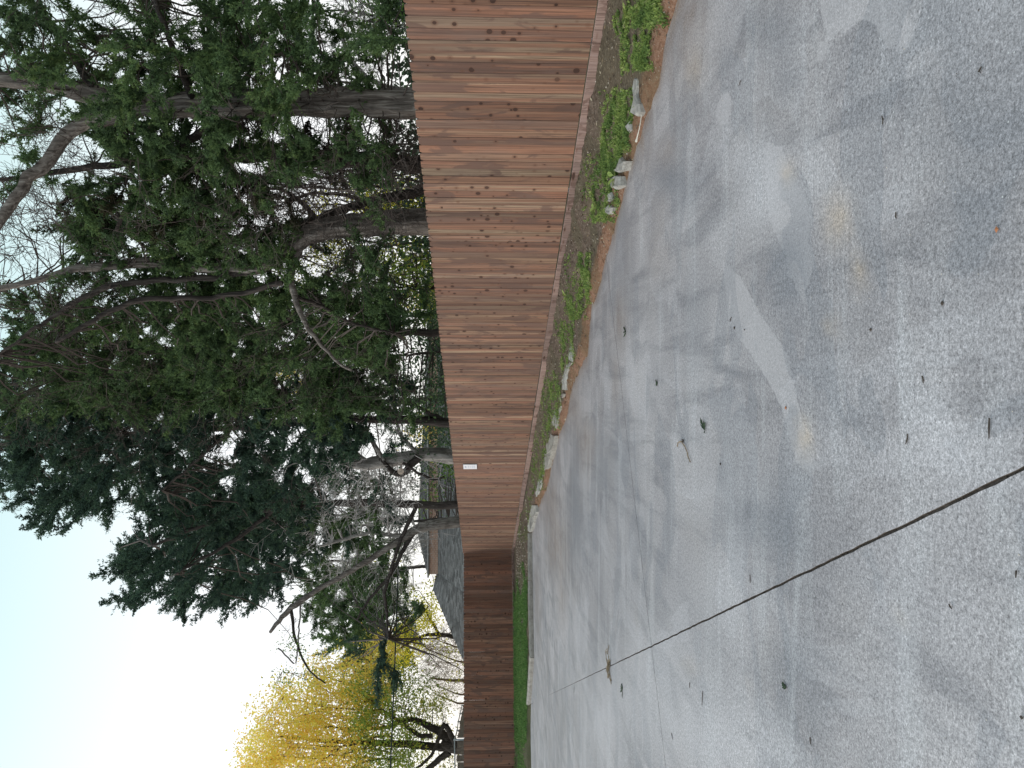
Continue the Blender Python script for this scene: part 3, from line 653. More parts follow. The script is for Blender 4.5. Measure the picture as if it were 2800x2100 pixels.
mb = MB(); M1 = (J1[0], 42, J1[2]); shingled(mb, EL, (J1[0], 38, EL[2]), J1, AP); shingled(mb, (J1[0], 38, EL[2]), ER, J2, J1); o = mb.build('shingles', m_sh, hs); o['kind'] = 'stuff'
mb = MB(); box(mb, (EL[0] + .5, 38.5, .1), (6 - EL[0] - .5, 0, 0), (0, 9, 0), (0, 0, EL[2] - .12)); mb.build('lower_wall', m_brickf, hs)
z0, z1 = J1[2] - .4, Zp(925, 42); XL = X_(1240, 42); mb = MB(); box(mb, (XL, 42.03, z0), (6 - XL, 0, 0), (0, 6, 0), (0, 0, z1 - z0)); mb.build('upper_wall', m_brickf, hs)
ap = (X_(1149, 45), 45, Zp(902, 45)); e0 = (XL - .15, 41.9, z1); e1 = (6.2, 41.9, z1)
mb = MB(); roofpart('upper_roof', [[e0, e1, (5.0, 45, z1 + .12), ap], [e0, ap, (XL - .15, 48, z1)], [(XL - .15, 48, z1), ap, (5.0, 45, z1 + .12), (6.2, 48, z1)]])
mb = MB(); shingled(mb, e0, e1, (5.0, 45, z1 + .12), ap); o = mb.build('shingles', m_sh, hs); o['kind'] = 'stuff'
m_trim = simple('roof_trim', (.30, .29, .28), .6, .1)
mb = MB(); tube(mb, [e0, e1], .05, 4); mb.build('gutter', m_trim, hs)
mb = MB(); tube(mb, [np.array(EL) + (-.02, -.04, -.06), np.array(ER) + (0, -.04, -.06)], .06, 4); mb.build('gutter', m_trim, hs)

# neighbour's plank fence on galvanised posts
nf = empty('pipe_post_fence', tuple(D(1000, 1560, 45))); tag(nf, 'old brown plank fence on galvanised pipe posts below the yellow tree', 'fence')
PTS = [(1524, 1263, 53.5), (1542, 1258, 50), (1559, 1253, 46.3), (1578, 1250, 43), (1598, 1243, 39.6), (1675, 1244, 38)]
tops = [D(v / KK, y, Y) for y, v, Y in PTS]
m_old = simple('weathered_planks', (.20, .165, .14), .9, .3, 8)
for p in tops[:5]:
    mb = MB(); tube(mb, [(p[0], p[1], 0), (p[0], p[1], p[2] + .05)], .045, 8, cap=True); mb.build('post', m_metal, nf, smooth=True)
for a, b in zip(tops[:-1], tops[1:]):
    mb = MB(); tube(mb, [a, b], .035, 6); mb.build('top_rail', m_metal, nf, smooth=True)
    L = np.linalg.norm(b - a); k_ = int(L / .32)
    for q in range(k_):
        pa = a + (b - a) * (q + .04) / k_; pb = a + (b - a) * (q + .96) / k_; nrm = np.cross(b - a, (0, 0, 1)); nrm /= np.linalg.norm(nrm); sgn = -1 if nrm[1] > 0 else 1
        mb = MB(); z = .1; off = -nrm * sgn * .10
        box(mb, (pa[0] + off[0], pa[1] + off[1], z), (pb[0] - pa[0], pb[1] - pa[1], 0), nrm * .02, (0, 0, pa[2] - z - .12 + R.uniform(-.03, .03))); mb.build('plank', m_old, nf)

# overhead cable
mb = MB(); A = D(876, 480, 38); B = D(839, 1760, 30); t = np.linspace(0, 1, 40)[:, None]; P = A * (1 - t) + B * t; P[:, 2] -= (4 * t * (1 - t))[:, 0] * .12
tube(mb, P, .030, 6); tag(mb.build('overhead_cable', m_cable, smooth=True), 'dark overhead cable strung across in front of the yellow tree', 'cable')

# ------------------------------------------------------------------ trees
def spray_template(seed, nl=20, fat=1.0):
    r = np.random.default_rng(seed); V = []; F = []
    for i in range(nl):
        t = r.uniform(.05, 1); ax = np.array((t, .10 * math.sin(t * 3 + seed), .12 * t * t)); side = r.choice((-1, 1))
        L = (.34 * (1.15 - t)) * r.uniform(.5, 1.1) + .08
        d = np.array((r.uniform(.35, 1.1), side * r.uniform(.3, 1.0), r.uniform(-.35, .45))); d /= np.linalg.norm(d)
        for q in range(3):
            o = ax + d * L * q / 3; dd = d + r.normal(size=3) * .45; dd /= np.linalg.norm(dd); l = r.uniform(.09, .15); wv = np.cross(dd, r.normal(size=3)); wv /= np.linalg.norm(wv) + 1e-9
            b = len(V); wd = r.uniform(.026, .048) * fat; V += [o - wv * wd, o + wv * wd, o + dd * l + wv * wd * .3]; F.append((b, b + 1, b + 2))
    return np.array(V), np.array(F)
SPR = [spray_template(q) for q in range(6)]
SPRF = [spray_template(q + 10, 12, 1.5) for q in range(6)]
_t = (1 + 5 ** .5) / 2
_IV = [(-1, _t, 0), (1, _t, 0), (-1, -_t, 0), (1, -_t, 0), (0, -1, _t), (0, 1, _t), (0, -1, -_t), (0, 1, -_t), (_t, 0, -1), (_t, 0, 1), (-_t, 0, -1), (-_t, 0, 1)]
_IF = [(0, 11, 5), (0, 5, 1), (0, 1, 7), (0, 7, 10), (0, 10, 11), (1, 5, 9), (5, 11, 4), (11, 10, 2), (10, 7, 6), (7, 1, 8), (3, 9, 4), (3, 4, 2), (3, 2, 6), (3, 6, 8), (3, 8, 9), (4, 9, 5), (2, 4, 11), (6, 2, 10), (8, 6, 7), (9, 8, 1)]
def subdiv(V, F):
    V = [np.array(v, float) / np.linalg.norm(v) for v in V]; C = {}; G_ = []
    def mid(a, b):
        k_ = (min(a, b), max(a, b))
        if k_ not in C: m_ = V[a] + V[b]; V.append(m_ / np.linalg.norm(m_)); C[k_] = len(V) - 1
        return C[k_]
    for a, b, c in F: x, y, z = mid(a, b), mid(b, c), mid(c, a); G_ += [(a, x, z), (b, y, x), (c, z, y), (x, y, z)]
    return V, G_
_v1, _f1 = subdiv(_IV, _IF); ICO1 = (np.array(_v1), np.array(_f1))
def core(mb, p, rad, tint):
    # the matted inner foliage of a tuft: a small, very uneven lump
    V, F = ICO1; v = V * (1 + NR.normal(size=(len(V), 1)) * .24) * (rad * NR.uniform(.8, 1.2, 3)); mb.add(p + v, F, np.clip(tint + NR.normal(size=len(V)) * .06, 0, 1))
def rotframe(d, roll):
    d = d / (np.linalg.norm(d, axis=1)[:, None] + 1e-9); ref = np.where(np.abs(d[:, 2:3]) > .9, np.array([[1., 0, 0]]), np.array([[0, 0, 1.]]))
    b1 = np.cross(d, ref); b1 /= np.linalg.norm(b1, axis=1)[:, None] + 1e-9; b2 = np.cross(d, b1)
    c, s = np.cos(roll)[:, None], np.sin(roll)[:, None]; return d, b1 * c + b2 * s, -b1 * s + b2 * c
def place(mb, tmpl, pos, dirs, size, tint):
    V, F = tmpl; n = len(pos); d, a, b = rotframe(dirs, NR.uniform(0, 6.28, n))
    v = pos[:, None] + size[:, None, None] * (V[None, :, 0:1] * d[:, None] + V[None, :, 1:2] * a[:, None] + V[None, :, 2:3] * b[:, None])
    f = (F[None] + (np.arange(n) * len(V))[:, None, None]).reshape(-1, F.shape[1])
    mb.add(v.reshape(-1, 3), f, np.repeat(tint, len(V)) if np.ndim(tint) == 1 else tint.ravel())
def bough_template(seed, name, mat, full=1.0):
    """one feathery cedar bough, 1 m long along +X: stem, side shoots, shoots of scale leaves"""
    r = np.random.default_rng(seed); V = []; F = []; T = []; nst = 0
    def unit(a): return a / (np.linalg.norm(a, axis=-1, keepdims=True) + 1e-9)
    mb = MB(); ts = np.linspace(0, 1, 7); stem = np.stack((ts, .06 * np.sin(ts * 4 + seed), .05 * np.sin(ts * 2.5 + seed) - .06 * ts * ts), 1)
    tube(mb, stem, np.linspace(.012, .003, 7), 4, 0.0); O = []; DD = []; LL = []; TT = []
    nsh = int(26 * full)
    for i in range(nsh):
        t = (i + r.random()) / nsh; b = np.array([np.interp(t, ts, stem[:, c]) for c in range(3)]); an = r.uniform(0, 6.28); tilt = r.uniform(.45, 1.0)
        d = unit(np.array((math.cos(tilt), math.sin(tilt) * math.cos(an), math.sin(tilt) * math.sin(an) * .8 + .10))); L = (.34 * (1 - t) ** .7 + .07) * r.uniform(.6, 1.15)
        bend = r.normal(size=3) * .18; m = max(3, int(L / .028)); shade = r.normal() * .10
        for q in range(m):
            u = (q + 1) / m; p = b + d * L * u + bend * L * u * u; w_ = .055 * (1.15 - u * .7)
            for _ in range(3):
                dd = unit(d + bend * u + r.normal(size=3) * .75); pp = p + r.normal(size=3) * .012
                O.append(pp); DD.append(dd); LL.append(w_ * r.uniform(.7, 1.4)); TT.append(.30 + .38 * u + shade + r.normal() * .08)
    O = np.array(O); DD = np.array(DD); LL = np.array(LL)[:, None]; TT = np.clip(TT, 0, 1); n = len(O)
    # every shoot: a main scale-leaf blade and two side ones
    for k_ in range(3):
        d2 = unit(DD + (0 if k_ == 0 else 1) * r.normal(size=(n, 3)) * .7); wv = unit(np.cross(d2, r.normal(size=(n, 3)))) * LL * (.20 + .10 * (k_ == 0)); o = O + DD * LL * (.25 * k_)
        v = np.stack((o - wv * .6, o + wv * .6, o + d2 * LL * .55 + wv, o + d2 * LL * 1.05), 1) if False else np.stack((o - wv, o + wv, o + d2 * LL * (1.1 if k_ == 0 else .8)), 1)
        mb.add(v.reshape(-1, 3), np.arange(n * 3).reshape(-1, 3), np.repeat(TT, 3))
    me = mb.mesh(name); me.materials.append(mat); return bpy.data.objects.new(name, me)
NBT = 5
_lib = {}
def lib(mat, full=1.0):
    k_ = (mat.name, full)
    if k_ not in _lib:
        _lib[k_] = [bough_template(50 + q, 'bough', mat, full) for q in range(NBT)]
    return _lib[k_]
_ngc = {}
def bough_group(mat, full=1.0):
    key = (mat.name, full)
    if key in _ngc: return _ngc[key]
    g_ = bpy.data.node_groups.new('cedar_boughs', 'GeometryNodeTree'); _ngc[key] = g_
    g_.interface.new_socket('Geometry', in_out='INPUT', socket_type='NodeSocketGeometry'); g_.interface.new_socket('Geometry', in_out='OUTPUT', socket_type='NodeSocketGeometry')
    N = g_.nodes.new; L = g_.links.new; gi = N('NodeGroupInput'); go = N('NodeGroupOutput'); jn = N('GeometryNodeJoinGeometry')
    def at(nm, ty):
        q = N('GeometryNodeInputNamedAttribute'); q.data_type = ty; q.inputs['Name'].default_value = nm; return next(o for o in q.outputs if o.enabled and o.name == 'Attribute')
    e2r = N('FunctionNodeEulerToRotation'); L(at('rot', 'FLOAT_VECTOR'), e2r.inputs[0]); scl = at('scl', 'FLOAT'); pk = at('pick', 'INT')
    for i, ob in enumerate(lib(mat, full)):
        oi = N('GeometryNodeObjectInfo'); oi.inputs['Object'].default_value = ob; oi.inputs['As Instance'].default_value = True
        cmp_ = N('FunctionNodeCompare'); cmp_.data_type = 'INT'; cmp_.operation = 'EQUAL'; a_, b_ = [q for q in cmp_.inputs if q.enabled][:2]; L(pk, a_); b_.default_value = i
        ip = N('GeometryNodeInstanceOnPoints'); L(gi.outputs[0], ip.inputs['Points']); L(cmp_.outputs[0], ip.inputs['Selection']); L(oi.outputs['Geometry'], ip.inputs['Instance']); L(e2r.outputs[0], ip.inputs['Rotation']); L(scl, ip.inputs['Scale']); L(ip.outputs[0], jn.inputs[0])
    L(jn.outputs[0], go.inputs[0]); return g_
def bough_object(name, mat, P, E, S, tone, parent, full=1.0):
    me = bpy.data.meshes.new(name); me.from_pydata([tuple(p) for p in P], [], []); me.materials.append(mat); n = len(P)
    at = me.attributes.new('rot', 'FLOAT_VECTOR', 'POINT'); at.data.foreach_set('vector', np.asarray(E, np.float32).ravel())
    at = me.attributes.new('scl', 'FLOAT', 'POINT'); at.data.foreach_set('value', np.asarray(S, np.float32)); at = me.attributes.new('pick', 'INT', 'POINT'); at.data.foreach_set('value', NR.integers(0, NBT, n).astype(np.int32))
    at = me.attributes.new('tone', 'FLOAT', 'POINT'); at.data.foreach_set('value', np.asarray(tone, np.float32))
    o = bpy.data.objects.new(name, me); COL.objects.link(o); o.parent = parent; o.matrix_parent_inverse = Matrix.Translation(-Vector(parent.location)); o['kind'] = 'stuff'
    md = o.modifiers.new('boughs', 'NODES'); md.node_group = bough_group(mat, full); return o
def leaf_template(seed, nl=14, ls=.16):
    r = np.random.default_rng(seed); V = []; F = []
    for i in range(nl):
        o = r.normal(size=3) * (.42, .30, .30); d = r.normal(size=3); d /= np.linalg.norm(d); wv = np.cross(d, r.normal(size=3)); wv /= np.linalg.norm(wv)
        b = len(V); V += [o, o + d * ls * .5 + wv * ls * .28, o + d * ls, o + d * ls * .5 - wv * ls * .28]; F.append((b, b + 1, b + 2, b + 3))
    return np.array(V), np.array(F)
LEAF = [leaf_template(q) for q in range(5)]
def walk(p, d, L, seg, wob, up=0.0):
    P = [np.array(p, float)]; d = np.array(d, float); d /= np.linalg.norm(d) + 1e-9
    for _ in range(seg): d = d + NR.normal(size=3) * wob + np.array((0, 0, up)); d /= np.linalg.norm(d); P.append(P[-1] + d * L / seg)
    return np.array(P), d
def twiggy(mb, p, d, L, r, lev, kids=4, wob=.22, up=.0, minr=.0035):
    P, _ = walk(p, d, L, 4 if lev else 3, wob, up); tube(mb, P, np.linspace(r, max(minr * .8, r * .35), len(P)), 3 if r < .012 else 5)
    if lev <= 0: return
    for k_ in range(kids):
        i = R.randrange(1, len(P)); q = P[i]; dd = (P[i] - P[i - 1]) / (np.linalg.norm(P[i] - P[i - 1]) + 1e-9) + NR.normal(size=3) * .75
        twiggy(mb, q, dd, L * R.uniform(.35, .65), max(minr, r * .5), lev - 1, kids, wob, up, minr)
class Tree:
    def __init__(s, name, base, label, cat='tree', group=None, barkm=None):
        s.root = tag(empty(name, tuple(base)), label, cat, group); s.bark = barkm or m_bark; s.pts = []
    def limb(s, pts, Y, name='branch', flute=.10, sides=10, mat=None, dY=0.0, smooth=True):
        """pts: (xd, yd, width px[, dY])"""
        P = []
        for q in pts:
            yy = Y + (q[3] if len(q) > 3 else 0); P.append((*D(q[0], q[1], yy), pxm(q[2], yy) / 2))
        P = resample(P, .16); P[1:-1, :3] += NR.normal(size=(len(P) - 2, 3)) * .012
        mb = MB(); tube(mb, P[:, :3], P[:, 3], sides, flute=flute, cap=True); o = mb.build(name, mat or s.bark, s.root, smooth=smooth); s.pts.append(P)
        return P
    def cloud(s): return np.concatenate(s.pts)

# foliage density read off in 50-unit cells: rows go across the scene (from the right edge to the left), columns from high to low
DM = """
7341 21 65 8 8 882 39
""".split()
ROWS = [
 "7 3 4 1 2 1 6 1 5 8 8 8 8 7 2 3 8 0",
 "7 3 5 3 5 1 7 4 6 8 8 8 8 7 3 4 8 0",
 "5 5 5 4 4 4 6 7 5 7 8 8 8 6 5 2 3 0",
 "7 4 3 3 7 7 7 6 6 8 6 7 6 6 5 4 2 0",
 "3 2 2 2 8 8 5 2 3 9 6 6 5 4 3 2 1 0",
 "0 1 1 2 6 7 7 5 3 9 5 4 3 3 3 3 3 0",
 "1 3 2 1 3 7 7 7 3 9 6 4 5 6 7 7 6 0",
 "1 2 3 2 1 5 8 7 6 6 3 4 7 3 5 6 5 1",
 "0 0 2 6 6 3 8 8 5 5 2 6 3 1 0 1 3 0",
 "0 1 2 6 8 4 6 8 7 7 6 6 5 1 0 1 3 0",
 "0 1 1 7 8 5 7 8 9 8 7 5 3 2 2 3 3 0",
 "2 1 1 5 2 3 4 8 9 9 8 6 3 4 3 3 4 0",
 "2 1 3 4 2 5 6 9 9 9 7 4 4 7 7 6 6 1",
 "2 2 5 4 1 4 6 4 9 9 6 6 5 6 7 6 7 2",
 "4 4 6 6 3 6 4 5 9 9 5 6 5 6 4 6 7 2",
 "6 6 4 8 4 6 5 7 9 9 6 6 6 6 6 7 7 3",
 "3 1 4 8 9 7 8 9 9 8 7 8 3 8 7 5 5 2",
 "6 3 6 8 9 7 6 9 8 5 8 9 2 7 9 6 4 1",
 "8 8 7 8 8 5 8 9 8 5 8 8 4 7 9 8 3 0",
 "8 9 7 9 5 8 9 9 7 3 7 8 5 8 9 5 3 0",
 "7 6 8 9 9 8 8 9 8 6 8 9 6 3 6 4 2 0",
 "4 3 7 9 5 0 4 7 8 8 8 9 8 5 2 3 2 0",
 "1 2 4 3 0 0 3 6 8 8 8 9 9 6 4 4 3 0",
 "0 0 0 0 1 7 6 8 8 8 9 9 9 4 4 6 4 0",
 "0 0 0 0 5 8 7 7 9 9 9 9 8 4 6 8 6 1",
 "0 0 0 0 1 5 5 6 6 9 8 7 3 5 8 9 8 4",
 "0 0 0 0 0 0 1 3 5 3 1 2 1 5 9 9 9 7",
 "0 0 0 0 0 0 0 0 1 0 0 0 0 2 7 9 9 6",
 "0 0 0 0 0 0 0 0 0 0 0 0 0 0 3 9 9 5",
 "0 0 0 0 0 0 0 0 0 0 0 0 0 0 0 5 5 0",
 "0 0 0 0 0 0 0 0 0 0 0 0 0 0 0 3 2 0"]
DEN = np.array([[int(c) for c in r.split()] for r in ROWS], float) / 9.0
def fenceY(yd):
    d = _ray(1000, yd); return 6.47 / (NV[0] * d[0] + NV[1] * d[1]) * d[1]

# per cedar: range of rows it fills, depth range beyond the fence, material
def crown(tree, rows, cols, depth, mat, per=9, size=(.6, 1.0), seed=0, tlo=0, thi=1, name='crown', twig=m_twig, tips=()):
    tb = MB(); cl = tree.cloud(); r0, r1 = rows; c0, c1 = cols; P_, E_, S_, T_ = [], [], [], []
    def put_b(p, d, sc_, tone):
        e_ = Vector(d).to_track_quat('X', 'Z').to_euler(); P_.append(p); E_.append((e_.x + R.gauss(0, .6), e_.y, e_.z)); S_.append(sc_); T_.append(tone)
    for r in range(r0, r1):
        for c in range(c0, c1):
            dn = DEN[r, c]
            if dn <= 0: continue
            nb = dn ** 1.5 * per; nb = int(nb) + (R.random() < nb - int(nb))
            for _ in range(nb):
                xd, yd = (c + R.random()) * 50, (r + R.random()) * 50
                Y = max(R.uniform(*depth), fenceY(yd) + .9); k_ = (Y / 13) ** .75; p0 = D(xd, yd, Y)
                bd = np.array((R.gauss(-.25, .7), R.gauss(-.3, .6), R.gauss(.30, .5))); bd /= np.linalg.norm(bd); BL = R.uniform(*size) * k_
                tone = R.uniform(tlo, thi); put_b(p0 - bd * BL * .45, bd, BL, tone)
                if R.random() < .55:                          # a second, smaller one off the same stem
                    b2 = bd + NR.normal(size=3) * .55; b2 /= np.linalg.norm(b2); put_b(p0 - bd * BL * .3, b2, BL * R.uniform(.55, .85), tone)
                dd = np.linalg.norm(cl[:, :3] - p0, axis=1) + .8 * np.maximum(0, cl[:, 2] - p0[2]); q = cl[int(dd.argmin())]
                L = np.linalg.norm(p0 - q[:3])
                if (L < 2.4 and R.random() < .6) or R.random() < .15:
                    pe = p0 - bd * BL * .4; tq = np.linspace(0, 1, 8)[:, None]; P = q[:3] * (1 - tq) + pe * tq + np.cumsum(NR.normal(size=(8, 3)), 0) * .055 * L ** .5 * (4 * tq * (1 - tq)); P[:, 2] -= (4 * tq * (1 - tq))[:, 0] * R.uniform(-.1, .18) * L * .5
                    tube(tb, P, np.linspace(min(.030, .007 + .006 * L), .006, 8), 4)
    for (xs, ys, xe, ye, Y, L) in tips:                      # leaders that break the outline
        A, B = D(xs, ys, Y), D(xe, ye, Y); d = (B - A); LL = np.linalg.norm(d); d /= LL
        put_b(A - d * LL * .1, d, LL * 1.15, .5); put_b(A - d * LL * .3 + NR.normal(size=3) * .12, d + NR.normal(size=3) * .25, LL * .95, .5); put_b(A - d * LL * .4 + NR.normal(size=3) * .2, d + NR.normal(size=3) * .3, LL, .4)
    bough_object(name, mat, P_, E_, S_, T_, tree.root); tag(tb.build('twigs', twig, tree.root), kind='stuff')
    if len(P_) > 0: NB.append((tree.root.name, name, len(P_)))
NB = []
def barecloud(tree, n, rows, cols, depth, mat, L=(.5, 1.2), r=.008, lev=2, kids=4, up=.02, dirb=(0, 0, .3), name='bare_twigs', minr=.0035, w=None):
    mb = MB(); cl = tree.cloud()
    for _ in range(n):
        q = cl[R.randrange(len(cl))]; xd, yd = R.uniform(*cols), R.uniform(*rows); Y = max(R.uniform(*depth), fenceY(yd) + .6); p = D(xd, yd, Y)
        q = cl[int(np.linalg.norm(cl[:, :3] - p, axis=1).argmin())]; d = (p - q[:3]); dl = np.linalg.norm(d) + 1e-6; d = d / dl + np.array(dirb)
        twiggy(mb, p, d + NR.normal(size=3) * .4, R.uniform(*L), r, lev, kids, .22, up, minr)
        if R.random() < .35 and dl < 3.5:
            P = np.array((q[:3], q[:3] * .5 + p * .5 + NR.normal(size=3) * .08, p)); tube(mb, P, (r * 1.8, r * 1.3, r), 4)
    tag(mb.build(name, mat, tree.root), kind='stuff')
def leaves(tree, pts, mat, size=(.5, .9), name='crown', stems=None, stemm=None, tl=(0, 1), tmpls=None):
    mb = MB(); pts = np.asarray(pts); n = len(pts); sz = NR.uniform(size[0], size[1], n); which = NR.integers(0, 5, n)
    tint = np.clip(NR.uniform(tl[0], tl[1], n) + NR.normal(size=n) * .1, 0, 1)
    for k_ in range(5):
        m_ = which == k_
        if m_.any(): place(mb, (tmpls or LEAF)[k_], pts[m_], NR.normal(size=(m_.sum(), 3)), sz[m_], tint[m_])
    tag(mb.build(name, mat, tree.root), kind='stuff')
    if stems:
        tb = MB(); cl = tree.cloud()
        for p in pts[NR.permutation(n)[:stems]]:
            q = cl[int((np.linalg.norm(cl[:, :3] - p, axis=1) + .7 * np.maximum(0, cl[:, 2] - p[2])).argmin())][:3]
            mid = q * .5 + p * .5 + NR.normal(size=3) * .15; tube(tb, np.array((q, mid, p)), (.022, .014, .006), 4)
            twiggy(tb, mid, p - mid + NR.normal(size=3) * .3, np.linalg.norm(p - mid) * .8, .009, 1, 3)
        tag(tb.build('twigs', stemm or m_twig, tree.root), kind='stuff')
def cells(L, Y0, Y1, dens):
    """random points in picture cells (x0,x1,y0,y1,weight) spread over a depth range"""
    out = []
    for (x0, x1, y0, y1, wt) in L:
        n = int((x1 - x0) * (y1 - y0) / 2500 * dens * wt)
        cn = max(1, n // 5)                                   # grouped in clumps
        cc = [(R.uniform(x0, x1), R.uniform(y0, y1), R.uniform(Y0, Y1)) for _ in range(cn)]
        for _ in range(n):
            a = R.choice(cc); out.append(D(a[0] + R.gauss(0, 9), a[1] + R.gauss(0, 9), a[2] + R.gauss(0, .5)))
    return np.array(out)

# 1  cedar at the right edge
t1 = Tree('cedar_tree', D(1150, 217, 10.3), 'thick grey cedar at the right, trunk widest of all behind the fence')
t1.limb([(1150, 217, 70), (960, 217, 62), (890, 217, 60), (750, 218, 55), (600, 222, 50), (450, 224, 46), (320, 225, 42), (200, 200, 36), (100, 180, 28), (-60, 165, 20), (-250, 150, 8)], 10.3, 'trunk', .17, 22)
t1.limb([(320, 225, 34), (235, 255, 30), (166, 262, 28), (116, 316, 27), (66, 383, 24), (25, 440, 21), (-60, 560, 14)], 10.3, dY=.5)
t1.limb([(560, 222, 20), (460, 270, 16, .4), (370, 330, 13, .8), (290, 420, 9, 1.0), (250, 500, 6, 1.1)], 10.3, mat=m_barkd)
t1.limb([(420, 222, 18), (395, 160, 14, -.3), (360, 80, 12, -.5), (330, -30, 8, -.5)], 10.3, mat=m_barkd)
t1.limb([(200, 195, 16), (140, 90, 12, .6), (90, 20, 9, 1), (70, -50, 6, 1)], 10.3, mat=m_barkd)
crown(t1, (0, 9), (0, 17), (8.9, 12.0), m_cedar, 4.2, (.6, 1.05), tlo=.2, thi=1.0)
barecloud(t1, 170, (0, 480), (0, 560), (9.8, 13), m_twig, (.5, 1.1), .008, 2, 4)
barecloud(t1, 60, (180, 420), (560, 880), (9.9, 11), m_twig, (.3, .8), .006, 2, 3, dirb=(0, 0, -.3))
# 2  shaggy cedar
t2 = Tree('cedar_tree', D(1150, 352, 11.8), 'shaggy dark cedar hung with dead twigs, second behind the fence from the right')
t2.limb([(1150, 352, 40), (960, 354, 36), (880, 355, 34), (700, 345, 30), (560, 335, 26), (420, 345, 20), (260, 350, 14), (60, 380, 10), (-80, 400, 6)], 11.8, 'trunk', .14, 14, m_barkd)
for q in range(26):
    x = R.uniform(560, 930); y = 352 + R.uniform(-40, 62); t2.limb([(x + 60, y + R.uniform(-8, 8), R.uniform(3, 7)), (x, y + R.uniform(-6, 6), R.uniform(3, 6)), (x - R.uniform(60, 120), y + R.uniform(-16, 16), 2.5)], 11.4 + R.uniform(-.4, .5), 'dead_strand', .05, 5, m_barkd if q % 3 else m_bark)
crown(t2, (5, 10), (1, 17), (10.8, 13.2), m_brownscrub, 1.8, (.5, .8), tlo=0, thi=.9)
barecloud(t2, 190, (300, 420), (600, 910), (11, 12.2), m_twig, (.4, .9), .006, 2, 4, dirb=(0, 0, -.5))
# 2b leaning dark trunk
t2b = Tree('cedar_tree', D(1150, 392, 13.2), 'thin black leaning trunk between the shaggy cedar and the pale forked one')
t2b.limb([(1150, 385, 24), (960, 402, 22), (870, 421, 20), (770, 441, 17), (700, 468, 15), (600, 500, 12), (480, 520, 9), (350, 560, 6)], 13.2, 'trunk', .1, 12, m_barkd)
t2b.limb([(790, 436, 9), (740, 420, 7), (690, 410, 6), (620, 440, 5)], 13.2, mat=m_barkd)
crown(t2b, (7, 11), (2, 12), (12.2, 14.5), m_cedar, 1.2, (.5, .8), tlo=.1, thi=.8)
barecloud(t2b, 60, (400, 540), (560, 830), (12.6, 15), m_twig, (.5, 1.0), .007, 2, 4)
# 3  pale forked cedar
t3 = Tree('cedar_tree', D(1150, 474, 12.6), 'pale grey cedar trunk that forks into an arching limb')
t3.limb([(1150, 474, 50), (960, 474, 46), (915, 476, 44), (800, 479, 42), (720, 488, 38), (665, 505, 34), (610, 545, 28), (560, 580, 24), (430, 575, 20), (316, 566, 17), (166, 580, 14), (0, 625, 10), (-120, 650, 6)], 12.6, 'trunk', .13, 18)
t3.limb([(650, 512, 22), (640, 560, 20), (622, 600, 18), (633, 645, 15), (660, 700, 11), (700, 760, 8), (760, 800, 5)], 12.6)
t3.limb([(575, 575, 16), (480, 600, 14), (400, 603, 13), (256, 611, 14), (186, 636, 12), (146, 662, 10), (60, 720, 7), (-40, 790, 5)], 12.6, mat=m_barkd)
t3.limb([(610, 610, 12), (500, 640, 11), (400, 645, 11), (300, 643, 12), (233, 676, 11), (186, 700, 10), (120, 740, 7)], 12.6, mat=m_barkd)
t3.limb([(700, 495, 12), (660, 440, 9), (600, 400, 7), (540, 410, 5)], 12.6, mat=m_barkd)
t3.limb([(640, 640, 9), (690, 660, 8, .5), (760, 700, 6, .8), (850, 720, 4, 1)], 12.6, mat=m_barkd)
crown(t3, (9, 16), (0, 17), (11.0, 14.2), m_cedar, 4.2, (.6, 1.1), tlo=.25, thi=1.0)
barecloud(t3, 190, (420, 820), (0, 330), (11.5, 15), m_twig, (.6, 1.3), .009, 2, 4)
barecloud(t3, 120, (520, 800), (560, 880), (12.5, 17), m_twig, (.6, 1.2), .008, 2, 4)
# 4  dense middle cedar
t4 = Tree('cedar_tree', D(1120, 722, 17.2), 'dense dark green cedar with a slim trunk mid way along the fence')
t4.limb([(1120, 722, 20), (980, 722, 18), (890, 716, 16), (750, 740, 15), (600, 770, 14), (400, 800, 12), (200, 820, 9), (0, 830, 6), (-120, 840, 4)], 17.2, 'trunk', .1, 12, m_barkd)
t4.limb([(640, 770, 9), (600, 830, 8), (640, 880, 6)], 17.2, mat=m_barkd)
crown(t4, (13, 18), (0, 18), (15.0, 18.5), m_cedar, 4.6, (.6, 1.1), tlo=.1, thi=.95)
barecloud(t4, 130, (680, 900), (0, 880), (15, 18), m_twig, (.6, 1.2), .009, 2, 4)
# 5  cedar E
t5 = Tree('cedar_tree', D(1100, 915, 19.8), 'tall blue green cedar on a straight black trunk in front of the brick house')
t5.limb([(1100, 915, 22), (980, 914, 20), (890, 908, 17), (760, 905, 15), (600, 915, 14), (400, 930, 12), (200, 945, 9), (0, 960, 6), (-150, 965, 4)], 19.8, 'trunk', .1, 12, m_barkd)
t5.limb([(955, 905, 9), (925, 893, 8), (885, 868, 6), (862, 850, 4)], 19.8, mat=m_barkd)
t5.limb([(500, 925, 9), (420, 1000, 7), (350, 1060, 5)], 19.8, mat=m_barkd)
TIPS5 = [(60, 1020, 20, 1092, 18.5, .34), (120, 1050, 78, 1103, 18.5, .36), (160, 1060, 88, 1150, 18.6, .38), (230, 1020, 165, 1118, 18.6, .34), (210, 1060, 205, 1110, 18.6, .3)]
crown(t5, (16, 23), (0, 18), (17.5, 21.0), m_cedar_b, 4.8, (.65, 1.1), tlo=.05, thi=.9, tips=TIPS5)
barecloud(t5, 90, (850, 1100), (0, 880), (18, 21), m_twig, (.6, 1.2), .010, 2, 4)
